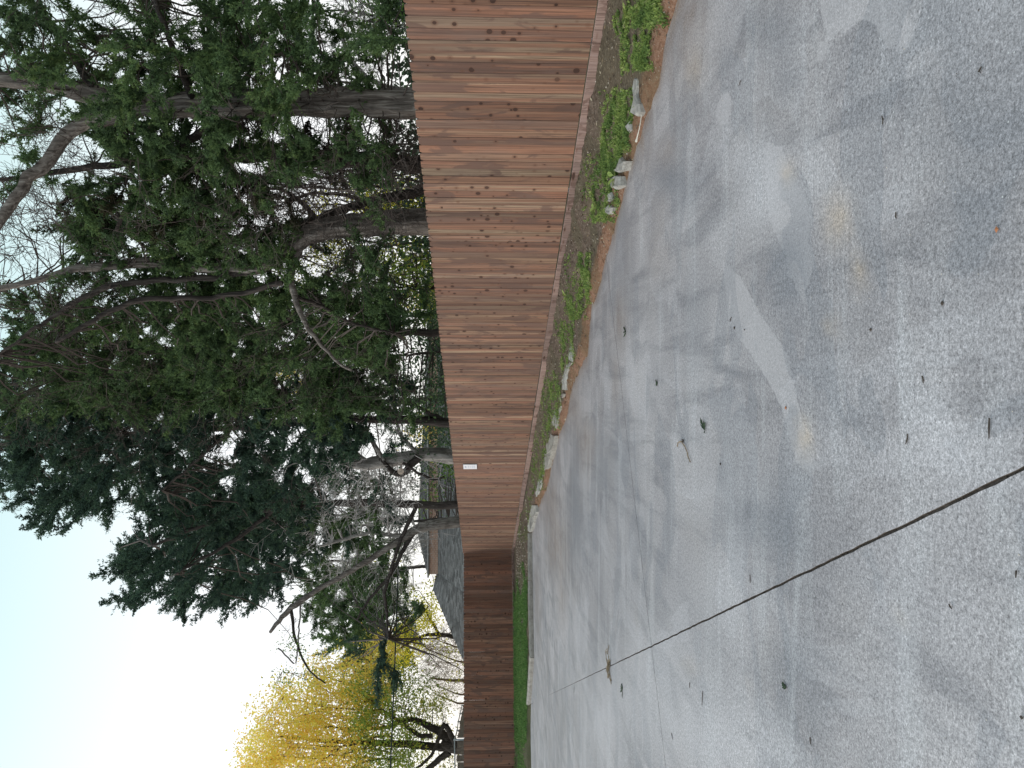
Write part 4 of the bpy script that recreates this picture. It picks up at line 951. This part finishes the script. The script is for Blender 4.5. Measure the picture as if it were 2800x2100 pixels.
# 6  gnarled dead trunk
t6 = Tree('dead_tree', D(1100, 985, 21.2), 'gnarled bleached dead trunk with a sawn branch, snapped off at the top')
t6.limb([(1100, 988, 38), (985, 986, 35), (930, 980, 32), (870, 988, 30), (820, 998, 28), (775, 1002, 26), (738, 1000, 20)], 21.2, 'trunk', .18, 14, m_dead)
t6.limb([(790, 1000, 16), (755, 975, 13), (733, 968, 8)], 21.2, mat=m_dead)
t6.limb([(905, 985, 16), (875, 1020, 14), (850, 1028, 12), (842, 1012, 9), (820, 990, 7)], 21.0, mat=m_barkd)
t6.limb([(900, 975, 9), (860, 940, 8), (855, 905, 6), (880, 880, 4)], 21.0, mat=m_dead)
t6.limb([(830, 995, 10), (800, 945, 8), (770, 915, 5), (745, 900, 3)], 21.0, mat=m_dead)
t6.limb([(870, 1000, 7), (935, 1040, 6), (960, 1030, 4)], 20.8, mat=m_barkd)
mb = MB(); c = D(866, 1018, 20.75); tube(mb, [c, c + np.array((0, -.05, 0))], [.085, .085], 12, cap=True); mb.build('sawn_branch_end', simple('fresh_cut_wood', (.62, .50, .42), .8), t6.root)
barecloud(t6, 110, (880, 1090), (700, 900), (20.2, 22.5), m_twigg, (.5, 1.1), .012, 2, 4, minr=.006)
# 7  leaning grey branched tree
t7 = Tree('dead_tree', D(1080, 1125, 26.5), 'leaning tree with a spray of bleached dead branches above the corner')
t7.limb([(1080, 1122, 26), (1000, 1126, 24), (950, 1131, 22), (903, 1140, 17), (865, 1166, 13), (820, 1195, 11), (770, 1225, 10), (720, 1255, 10), (670, 1283, 10), (630, 1313, 12), (603, 1340, 9), (583, 1366, 6)], 26.5, 'trunk', .12, 12, m_bark)
t7.limb([(628, 1316, 8), (635, 1373, 6), (653, 1423, 5), (670, 1453, 4), (703, 1476, 3)], 26.5, mat=m_barkd)
t7.limb([(900, 1142, 12), (873, 1183, 10), (846, 1240, 8), (800, 1290, 6), (770, 1340, 4)], 26.5, mat=m_barkd)
t7.limb([(870, 1160, 10), (800, 1150, 9), (740, 1165, 7), (690, 1180, 5)], 26.5, mat=m_dead)
t7.limb([(650, 1300, 4), (640, 1440, 3), (600, 1400, 3)], 26.5, mat=m_dead)
barecloud(t7, 130, (1060, 1330), (690, 880), (25, 28), m_twigg, (.8, 1.8), .016, 2, 5, up=.0, dirb=(-.5, 0, .2), minr=.008, name='dead_twigs')
barecloud(t7, 26, (1330, 1480), (600, 700), (26, 27), m_twig, (.5, 1.2), .010, 1, 4, minr=.007)
leaves(t7, cells([(600, 720, 1380, 1480, .35), (620, 680, 1330, 1400, .3)], 26, 27, 16), m_green, (.35, .6), name='leafy_tips')
# 8  second dark trunk and the far cedar
t8 = Tree('cedar_tree', D(1080, 1088, 24.5), 'far dark cedar reaching into the open sky with feathery tips')
t8.limb([(1080, 1090, 20), (1000, 1091, 18), (930, 1092, 15), (800, 1085, 14), (650, 1090, 13), (520, 1110, 12), (420, 1140, 9), (330, 1180, 6)], 24.5, 'trunk', .1, 12, m_barkd)
t8.limb([(600, 1095, 9), (520, 1160, 8), (450, 1200, 6), (380, 1240, 4)], 24.5, mat=m_barkd)
t8.limb([(900, 1090, 9), (860, 1180, 8), (830, 1280, 7), (840, 1380, 4)], 24.5, mat=m_barkd)
TIPS8 = [(310, 1195, 205, 1238, 23, .46), (300, 1220, 235, 1252, 23, .40), (350, 1240, 268, 1302, 23, .44), (400, 1250, 330, 1280, 23, .38), (470, 1290, 412, 1336, 23, .44), (440, 1240, 402, 1285, 23, .36),
         (560, 1250, 548, 1300, 23, .4), (380, 1190, 330, 1240, 23, .4), (560, 1270, 590, 1300, 23.5, .4), (820, 1430, 815, 1520, 24, .46), (780, 1400, 745, 1418, 24, .4), (850, 1450, 845, 1500, 24, .44)]
crown(t8, (21, 26), (5, 13), (22.5, 26), m_cedar_b, 5.2, (.65, 1.1), tlo=.0, thi=.8, tips=TIPS8)
crown(t8, (20, 31), (13, 18), (23.5, 28), m_cedar, 7.5, (.65, 1.05), tlo=.1, thi=.9, name='lower_crown')
crown(t8, (26, 29), (5, 13), (22.5, 25), m_cedar_b, 3.2, (.6, .9), tlo=.0, thi=.8, name='crown_tips')
# 9  yellow tree
t9 = Tree('yellow_tree', D(1060, 1612, 46), 'big autumn tree, golden above and green below, on black spreading limbs')
t9.limb([(1060, 1612, 36), (1010, 1613, 33), (975, 1612, 28), (955, 1600, 20)], 46, 'trunk', .1, 14, m_barkd)
t9.limb([(975, 1606, 20), (953, 1582, 17), (913, 1562, 14), (890, 1553, 12), (853, 1562, 10), (837, 1572, 8), (780, 1575, 6), (700, 1570, 4)], 46, mat=m_barkd)
t9.limb([(972, 1614, 18), (920, 1611, 15), (870, 1607, 13), (800, 1605, 10), (700, 1600, 7), (600, 1590, 4)], 46, mat=m_barkd)
t9.limb([(935, 1590, 10), (905, 1590, 9), (875, 1566, 8), (820, 1530, 6), (760, 1480, 4)], 45, mat=m_barkd)
t9.limb([(970, 1625, 15), (950, 1640, 12), (920, 1665, 10), (860, 1700, 7)], 46, mat=m_barkd)
t9.limb([(990, 1618, 12), (960, 1560, 9), (935, 1630, 6), (900, 1660, 5)], 45, mat=m_barkd)
for q in range(16):
    y = R.uniform(1440, 1720); t9.limb([(R.uniform(800, 860), 1570 + (y - 1570) * .5, 3.5), (R.uniform(740, 790), 1570 + (y - 1570) * .6 + R.uniform(-25, 25), 3), (R.uniform(680, 730), 1570 + (y - 1570) * .85 + R.uniform(-25, 25), 2.2), (R.uniform(570, 640), y, 1.2)], 46 + R.uniform(-1.5, 1.5), sides=5, mat=m_twigt if q % 2 else m_barkd)
YC = [(760, 850, 1380, 1430, .5), (665, 850, 1430, 1480, .8), (600, 840, 1480, 1530, .9), (550, 820, 1530, 1580, .9), (530, 800, 1580, 1720, 1.0)]
LF9 = [leaf_template(q + 20, 12, .17) for q in range(5)]
leaves(t9, cells(YC, 43, 49, 95), m_yellow, (.75, 1.15), 'golden_crown', 150, m_twigt, tmpls=LF9)
leaves(t9, cells([(760, 900, 1450, 1520, .6), (760, 900, 1520, 1720, 1.0), (840, 930, 1440, 1520, .4)], 42, 48, 58), m_ygreen2, (.75, 1.15), 'green_crown', 60, m_twig, tmpls=LF9)
leaves(t9, cells([(880, 985, 1495, 1600, 1.0), (900, 990, 1620, 1700, .5)], 46.8, 50, 48), m_ygreen, (.6, 1.0), 'low_crown', 30, m_twig, tmpls=LF9)
# 10 lemon tree behind the house
t10 = Tree('yellow_tree', D(1040, 1380, 50), 'lemon yellow tree rising behind the shingled roof')
t10.limb([(1040, 1385, 12), (960, 1372, 10), (920, 1370, 8), (880, 1390, 6), (840, 1420, 4)], 50, 'trunk', .1, 8, m_barkd)
t10.limb([(950, 1372, 6), (930, 1340, 5), (910, 1300, 4)], 50, mat=m_barkd)
LF = [(895, 955, 1330, 1362, 1.3), (870, 930, 1345, 1400, 1.2), (900, 940, 1290, 1335, 1.0), (850, 905, 1400, 1440, .9), (820, 880, 1380, 1420, .6), (800, 850, 1420, 1470, .4)]
leaves(t10, cells(LF, 48, 52, 46), m_lime, (.7, 1.1), 'crown', 50, m_twigt, tmpls=LF9)
# 11 twiggy olive brush between roof and yellow tree
t11 = Tree('bare_bush', D(1040, 1470, 52), 'fine bare twiggy brush against the sky between roof and golden tree', 'bush')
t11.limb([(1040, 1470, 8), (980, 1470, 6), (930, 1465, 4)], 52, 'stem', .1, 6, m_twigt)
for y in (1400, 1430, 1500, 1520): t11.limb([(1040, y, 5), (990, y, 4), (940, y - 20, 2)], 52, 'stem', .1, 5, m_twigt)
barecloud(t11, 170, (1380, 1530), (930, 1010), (48, 55), m_twigt, (1.5, 3.2), .02, 2, 4, up=.03, dirb=(0, 0, .8), minr=.010)
leaves(t11, cells([(940, 1005, 1385, 1440, .9), (950, 1000, 1440, 1520, .35)], 48, 54, 12), m_ygreen, (.7, 1.1), 'sparse_leaves', tmpls=LF9)
# 12.. background trees between the cedar trunks
def bgtree(yd, Y, cellsL, mat, label, dens=12, w_=9, size=(.6, 1.1), kind='background_tree', grp=None, twigs=60):
    t = Tree(kind, D(1080, yd, Y), label, 'tree', grp)
    t.limb([(1080, yd, w_), (950, yd, w_ * .9), (850, yd + 10, w_ * .7), (720, yd - 10, w_ * .5), (600, yd + 15, w_ * .3)], Y, 'trunk', .1, 8, m_barkd)
    for q in range(5): x = R.uniform(760, 930); t.limb([(x, yd, w_ * .5), (x - 60, yd + R.uniform(-50, 50), w_ * .35), (x - 140, yd + R.uniform(-90, 90), w_ * .2)], Y, sides=5, mat=m_barkd)
    leaves(t, cells(cellsL, Y - 2, Y + 2, dens), mat, size, 'crown', twigs, m_twig, tmpls=LEAF)
    return t
bgtree(30, 17, [(790, 890, -60, 90, 1.1), (700, 800, -60, 60, .25)], m_green, 'bright green leafy shrub tree at the right edge over the fence', 14, 7, (.35, .6))
tb_ = Tree('bare_tree', D(1080, 150, 14), 'small crooked grey bare tree right of the thick cedar')
tb_.limb([(1080, 205, 14), (900, 205, 13), (860, 195, 11), (790, 170, 10), (750, 120, 8), (730, 60, 6), (760, 20, 4)], 14, 'trunk', .15, 10, m_dead)
tb_.limb([(790, 170, 6), (745, 185, 5), (700, 165, 4)], 14, mat=m_dead); tb_.limb([(750, 120, 5), (800, 100, 4), (850, 60, 3)], 14, mat=m_dead)
barecloud(tb_, 60, (0, 200), (690, 860), (13, 15), m_twigg, (.4, .9), .008, 2, 4)
bgtree(450, 24, [(760, 940, 395, 475, 2.2), (600, 760, 420, 520, .10)], m_lime, 'yellow tree glowing between the leaning black trunk and the pale cedar', 13, 8, (.5, .9))
bgtree(620, 22, [(820, 960, 560, 690, 1.7), (760, 830, 590, 680, .7)], m_ygreen2, 'fresh green tree glowing low behind the arching limb', 13, 8, (.5, .9))
bgtree(520, 26, [(840, 940, 500, 570, 1.2), (690, 760, 520, 600, 1.0), (700, 800, 500, 620, .25), (560, 700, 560, 640, .2), (640, 720, 540, 640, .3)], m_ygreen, 'thin yellow green tree seen through the fork of the pale cedar', 12, 8, (.5, .9))
bgtree(860, 42, [(600, 690, 780, 880, .9), (880, 950, 640, 700, .6), (870, 950, 860, 960, .5)], m_yellow, 'golden tree showing in the gap of the dense cedar', 12, 14, (.9, 1.4))
bgtree(1120, 34, [(880, 980, 1000, 1100, .7), (800, 960, 1140, 1180, .3)], m_green, 'green tree in front of the brick house behind the gnarled trunk', 11, 8, (.6, 1.1))
bgtree(1220, 60, [(760, 930, 1180, 1300, .35), (860, 940, 1230, 1290, .4)], m_ygreen, 'pale distant tree above the house ridge', 10, 8, (1.2, 2.0))
bgtree(760, 21, [(640, 900, 640, 900, .5), (600, 800, 560, 700, .35), (905, 985, 640, 905, 1.1), (900, 975, 930, 975, .8)], m_cedar, 'brownish cedar thicket tree mid way behind the fence', 16, 8, (.35, .7))
# low scrub seen just above the fence line, far behind
hg = MB(); 
for _ in range(1700):
    yd = R.uniform(-60, 1120); Y = fenceY(yd) * R.uniform(1.6, 2.3) + 3; x = 1010 - abs(R.gauss(0, 1)) * (35 + 45 * noise1(yd / 60., 5)) if yd > 600 else 1000 - abs(R.gauss(0, 1)) * (40 + 60 * noise1(yd / 50., 6))
    p = D(x, yd, Y); place(hg, LEAF[R.randrange(5)], p[None], NR.normal(size=(1, 3)), np.array((R.uniform(.7, 1.3),)), np.array((R.random() * .7,)))
tag(hg.build('hedge', m_cedar), 'dark green undergrowth mass low behind the cedars', 'hedge', kind='stuff')

# ------------------------------------------------------------------ weeds and turf in the bed
def tri_leaves(mb, N_, S_, lo, hi, wid, spread, tl, zoff=0.0):
    n = len(N_); z = bed_z(N_, S_) - .004 + zoff; L = NR.uniform(lo, hi, n)
    base = N_[:, None] * NV + S_[:, None] * TV; base[:, 2] = z
    d = NR.normal(size=(n, 3)) * spread; d[:, 2] = np.abs(d[:, 2]) * .6 + .55; d /= np.linalg.norm(d, axis=1)[:, None]
    wv = np.cross(d, NR.normal(size=(n, 3))); wv /= np.linalg.norm(wv, axis=1)[:, None]; wd = wid * NR.uniform(.6, 1.3, n)
    mid = base + d * (L * .55)[:, None]; tip = base + d * L[:, None]; tip[:, 2] -= L * .18 * NR.random(n)
    v = np.stack((base - wv * (wd * .5)[:, None], base + wv * (wd * .5)[:, None], mid + wv * wd[:, None], tip, mid - wv * wd[:, None]), 1)
    o = (np.arange(n) * 5)[:, None]; mb.add(v.reshape(-1, 3), (o + np.array((0, 1, 2, 4))), np.repeat(np.clip(NR.uniform(*tl, n) * (.55 + .9 * noise2(N_ * 7, S_ * 6, 91)) - .12, 0, 1), 5)); mb.f3.append((o + np.array((4, 2, 3))) + mb.n - n * 5)
def patch_pts(x0, x1, y0, y1, n, z=.16, thr=.42, seed=0):
    out = []
    while len(out) < n:
        x_, y_ = R.uniform(x0, x1), R.uniform(y0, y1); p = NS(G(x_, y_, .12))
        for _ in range(3): p = NS(G(x_, y_, float(bed_z(p[0], p[1])) + .02))
        if noise2(p[0] * 6 + seed, p[1] * 4, 40 + seed) * .5 + noise2(p[0] * 19, p[1] * 17, 41) * .5 > thr + .07 and bed_d(p[0], p[1]) > .03 and p[0] < 6.38: out.append(p)
    a = np.array(out); return a[:, 0], a[:, 1]
wm = MB()
np.seterr(all='ignore')
WP = [(1335, 1450, -40, 60, 3600, .30, .14), (1340, 1425, 60, 150, 2400, .40, .14), (1285, 1350, 195, 340, 3000, .40, .16), (1320, 1372, 190, 330, 2300, .36, .12), (1275, 1345, 330, 480, 4200, .36, .15),
      (1245, 1300, 330, 480, 500, .5, .2), (1218, 1275, 545, 690, 3200, .38, .15), (1195, 1240, 690, 800, 1500, .46, .16), (1165, 1215, 800, 930, 2600, .40, .16), (1140, 1185, 930, 1060, 1800, .42, .16), (1118, 1150, 1060, 1170, 700, .5, .18),
      (1320, 1345, 20, 190, 350, .5, .22)]
for (x0, x1, y0, y1, n, thr, z) in WP:
    a, b = patch_pts(x0, x1, y0, y1, n, z, thr, int(x0)); tri_leaves(wm, a, b, .015, .042, .0048, 1.2, (.15, .9)); k_ = n // 3; tri_leaves(wm, a[:k_], b[:k_], .035, .09, .0024, .8, (.3, 1.0)); tri_leaves(wm, a[k_:], b[k_:], .014, .03, .009, 1.4, (.35, .85), .018)
tag(wm.build('weeds', m_weed), 'low green weeds and clover growing in the soil bed', 'weeds', kind='stuff')
# broad leaved rosettes
for (x, y, lab) in [(1350, 30, 'broad leaved weed rosette nearest the right, pale green'), (1303, 380, 'broad leaved weed in the middle of the second weedy stretch'), (1272, 445, 'small round leaved weed close to the kick board'), (1225, 990 - 350, 'broad leaved weed in the third weedy stretch')]:
    p = NS(G(x, y, .2)); z = float(bed_z(np.array([p[0]]), np.array([p[1]]))[0]); c = W(*p, z); root = tag(empty('weed_plant', tuple(c)), lab, 'plant')
    for q in range(7):
        an = q * .9 + R.random() * .4; d = np.array((math.cos(an), math.sin(an), R.uniform(.5, 1.1))); L = R.uniform(.07, .13); s_ = np.cross(d, (0, 0, 1)); s_ /= np.linalg.norm(s_)
        mb = MB(); V = []
        for i_, (t_, w2) in enumerate([(0, .004), (.35, .005), (.55, .022), (.8, .024), (1, .004)]):
            ctr = c + d * L * t_ - np.array((0, 0, .03 * t_ * t_)); V += [ctr - s_ * w2, ctr + np.array((0, 0, -.003)), ctr + s_ * w2]
        mb.add(V, [(i_ * 3 + k_, i_ * 3 + k_ + 1, i_ * 3 + k_ + 4, i_ * 3 + k_ + 3) for i_ in range(4) for k_ in range(2)], .75 + R.random() * .2)
        mb.build('leaf', m_weed, root)
tm = MB()
def ns_rand(n, n0, n1, f):
    a = NR.uniform(n0, n1, n * 3); s_ = NR.uniform(*f, n * 3); return a, s_
a, s_ = ns_rand(26000, -.2, 5.0, (23.0, 30.9)); d_ = bed_d(a, s_); keep = (d_ > .12) & (s_ < 31.2 - (a + 1) * .2) & (fbm(a * 1.5, s_ * 1.5, 77) > .34 + .25 * np.clip((a - 3.2) / 1.2, 0, 1))
tri_leaves(tm, a[keep][:34000], s_[keep][:34000], .05, .13, .006, .55, (0, 1))
a, s_ = ns_rand(2500, -5, -.2, (26.2, 31.5)); keep = (fbm(a * 2, s_ * 2, 78) > .47); tri_leaves(tm, a[keep], s_[keep], .06, .16, .007, .6, (0, .9))
tag(tm.build('turf', m_turf), 'lush green grass strip between long grey kerb and far fence', 'grass', kind='stuff')
# loose stones in the far end of the bed and on the soil
def pebble(mb, c, r, a):
    P = NR.normal(size=(6, 3)); b = np.array([(1, 0, 0), (-1, 0, 0), (0, 1, 0), (0, -1, 0), (0, 0, 1), (0, 0, -1)]) * r * NR.uniform(.6, 1.2, (6, 1)) * (1, 1, .6)
    mb.add(c + b, [(0, 2, 4), (2, 1, 4), (1, 3, 4), (3, 0, 4), (2, 0, 5), (1, 2, 5), (3, 1, 5), (0, 3, 5)], a)
m_peb = M('pebbles', .9, .2); m_peb.col(m_peb.ramp(m_peb.attr(), [(0, (.10, .08, .065)), (.5, (.30, .24, .19)), (1, (.66, .60, .52))]))
pb = MB()
for _ in range(3800):
    n, s_ = R.uniform(4.9, 6.4), R.uniform(3.5, 22); 
    if bed_d(n, s_) < -.02: continue
    pebble(pb, W(n, s_, float(bed_z(n, s_)) + .002), R.choice((.004, .005, .006, .009, .014)), R.random() ** 1.5)
for _ in range(900):
    n, s_ = R.uniform(3.2, 6.3), R.uniform(21.8, 27.5)
    if bed_d(n, s_) < .08: continue
    pebble(pb, W(n, s_, float(bed_z(n, s_)) + .006), R.uniform(.012, .040), R.random() ** 1.2)
tag(pb.build('gravel', m_peb), 'loose small stones scattered over the soil bed', 'gravel', kind='stuff')
# grit on the pavement
gp = MB()
for _ in range(2600):
    s_ = 1.5 + R.random() ** 1.5 * 16; n = R.uniform(-6, 5.0)
    pebble(gp, W(n, s_, .001), R.uniform(.0012, .0032), 0 if R.random() < .55 else 1)
for _ in range(900):                                        # dirt crumbs caught in the long joint
    s_ = R.uniform(1.2, 23); pebble(gp, W(JN(s_) + R.gauss(0, .008), s_, -.010), R.uniform(.002, .005), R.random() * .12)
tag(gp.build('grit', m_peb), 'fine dark and white grit on the concrete', 'grit', kind='stuff')
# dry leaves, bits of straw and bark lying on the soil
lm = MB(); m_litter = M('leaf_litter', .9, .15); m_litter.col(m_litter.ramp(m_litter.attr(), [(0, (.06, .045, .035)), (.4, (.16, .11, .07)), (.7, (.30, .22, .14)), (1, (.50, .44, .33))]))
for _ in range(6500):
    n, s_ = (R.uniform(4.9, 6.4), R.uniform(3.5, 22.5)) if R.random() < .8 else (R.uniform(3.0, 6.4), R.uniform(22.5, 27))
    if bed_d(n, s_) < .0: continue
    c = W(n, s_, float(bed_z(n, s_)) + .006); an = R.uniform(0, 6.28); L = R.uniform(.008, .03); wd = L * R.uniform(.06, .5); d = np.array((math.cos(an), math.sin(an), R.gauss(0, .25))); q = np.array((-math.sin(an), math.cos(an), R.gauss(0, .3)))
    lm.add([c - d * L, c - q * wd, c + d * L, c + q * wd], [(0, 1, 2, 3)], R.random())
tag(lm.build('leaf_litter', m_litter), 'dry leaf bits and straw scattered on the soil bed', 'leaf litter', kind='stuff')
# dark debris at the end of the far kerb
db = MB(); c = G(1137, 1536, .05)
for _ in range(160): 
    p = c + NR.normal(size=3) * (.35, .25, .02); p[2] = abs(p[2] - .03) + .03; q, _d = walk(p, NR.normal(size=3) * (1, 1, .2), R.uniform(.06, .22), 2, .2); tube(db, q, (.006, .003, .002), 3)
tag(db.build('twig_debris', m_twig), 'dark pile of twiggy debris at the broken end of the grey kerb', 'debris', kind='stuff')

# ------------------------------------------------------------------ litter on the pavement
m_lt = simple('dead_sprig_green', (.05, .075, .045), .9); m_br = simple('dead_twig', (.075, .06, .05), .9); m_tan = simple('dry_grass', (.27, .21, .14), .9); m_or = simple('orange_scrap', (.42, .17, .08), .8)
def sprig(xd, yd, L, mat, label, n=12, name='cedar_sprig', cat='sprig'):
    c = G(xd, yd, .004); mb = MB(); an = R.uniform(0, 6.28)
    L *= .45
    for q in range(n):
        d = np.array((math.cos(an + R.gauss(0, .9)), math.sin(an + R.gauss(0, .9)), R.uniform(0, .18))); o = c + d * L * R.uniform(0, .5); tube(mb, np.array((o, o + d * L * .4 + np.array((0, 0, .004)), o + d * L * .7)), (.003, .004, .001), 4)
    tag(mb.build(name, mat), label, cat)
sprig(1352, 1382 - 666 + 2, .16, m_lt, 'dark green cedar sprig beyond the cross joint, under the third weedy stretch', 14)
sprig(1522, 929, .15, m_lt, 'dark green cedar sprig in the middle of the pavement', 16)
sprig(1420, 807 + 20, .08, m_lt, 'tiny faded sprig beside the cross joint')
sprig(1345, 1485, .17, m_lt, 'dark green lump of sprig left of the long joint', 22)
sprig(1696, 1488, .06, m_lt, 'little green tuft nearest the left foreground', 14)
sprig(1476, 950, .05, m_br, 'tiny brown curl beside the curved dry stem')
mb = MB(); cc = [c7(*q) for q in [(1070, 1235), (1075, 1210), (1095, 1200), (1120, 1235), (1135, 1270), (1140, 1300), (1155, 1335)]]; tube(mb, [G(*q, .008) for q in cc], .004, 5); tag(mb.build('dry_straw', m_tan), 'curved dry brown stem lying on the concrete', 'stem')
mb = MB(); cc = [(1315, 1404), (1312, 1420), (1316, 1432), (1313, 1450), (1316, 1462)]
for _ in range(26):
    i_ = R.randrange(4); a = G(*cc[i_], .012) + NR.normal(size=3) * (.05, .05, .008); b = G(*cc[i_ + 1], .012) + NR.normal(size=3) * (.05, .05, .008); a[2] = abs(a[2]) + .004; b[2] = abs(b[2]) + .004; tube(mb, np.array((a, (a + b) / 2 + NR.normal(size=3) * (.03, .03, .004), b)), .0035, 4)
tag(mb.build('dry_grass_wisp', m_tan), 'pale wisp of dry grass lying across the long joint', 'grass wisp')
TW = [(2137, 925, 45, 'longest dark twig in the foreground, just above the long joint on the right side'), (1518, 1508, 30, 'straight dark twig left of the long joint, beyond the crossing joint end'), (1490, 1480, 12, 'tiny twig beside the straight dark twig left of the long joint'),
      (1960, 948, 22, 'dark twig near the tip of the pale tongue shaped patch'), (1992, 820, 16, 'short dark twig between the tan stains and the bright foreground area'), (2195, 1240, 16, 'dark twig lying left of the long joint at the very bottom of the scene'),
      (1620, 1250, 18, 'thin dark twig alone in the middle, right of the long joint'), (1580, 690, 10, 'tiny twig beside the hairline crack in mid pavement'), (1750, 1600, 16, 'small twig at the far left of the pavement, in the dark stained area'),
      (1450, 1590, 14, 'small twig left of the long joint near the crossing joint'), (1240, 1490, 14, 'small twig close to the dry grass wisp'), (1905, 260, 18, 'dark twig in the right foreground beside the large pale patch'),
      (1600, 180, 12, 'small dark twig at the right, near the soil edge'), (1935, 465, 14, 'thin twig in the right foreground beside the tan stain'), (2120, 150, 12, 'small twig nearest the right bottom corner of the scene'), (2050, 1310, 10, 'tiny twig in the left foreground below the long joint')]
for (x, y, l_, lab) in TW:
    a = G(x, y - l_ / 2, .005); b = G(x + R.uniform(-6, 6), y + l_ / 2, .006); mb = MB(); mid = (a + b) / 2 + NR.normal(size=3) * (.004, .004, .0); tube(mb, np.array((a, mid, b)), (.0022, .0028, .0016), 5)
    tag(mb.build('twig', m_br), lab, 'twig', 'loose twigs on the concrete')
for (x, y) in [(1697, 1006 - 125), (2152, 490 + 6)]:
    c = G(x, y, .005); mb = MB(); pebble(mb, c, .009, 0); tag(mb.build('leaf_scrap', m_or), 'orange scrap of leaf, ' + ('on the light tongue shaped patch' if x < 2000 else 'nearest the right foreground'), 'leaf')
for (x, y, lab) in [(1608, 712, 'black pebble on the pale area beside the hairline crack'), (1586, 708, 'browner pebble next to the black pebble by the hairline crack'), (2206, 1550, 'dark pebble at the bottom left corner of the scene'), (1556, 1002, 'dark pebble between two green cedar sprigs in mid pavement'), (1880, 712, 'black pebble below the tan stain in the foreground'), (2035, 655, 'tiny dark pebble in the open foreground')]:
    c = G(x, y, .004); mb = MB(); pebble(mb, c, R.uniform(.007, .012), 0); tag(mb.build('dark_pebble', m_br), lab, 'pebble', 'dark pebbles on the concrete')
# pale straw fallen on the red clay
mb = MB(); tube(mb, [G(*ca(*q), .06) for q in [(1405, 635), (1390, 740), (1370, 850), (1345, 950), (1325, 1035)]], (.004, .004, .004, .005, .012), 5); tag(mb.build('pale_stick', simple('bleached_stick', (.65, .62, .55), .7)), 'thin bleached stick lying on the clay edge', 'stick')
print('script seconds', round(time.time() - T0, 1), 'tris approx', sum(len(m.polygons) for m in bpy.data.meshes))
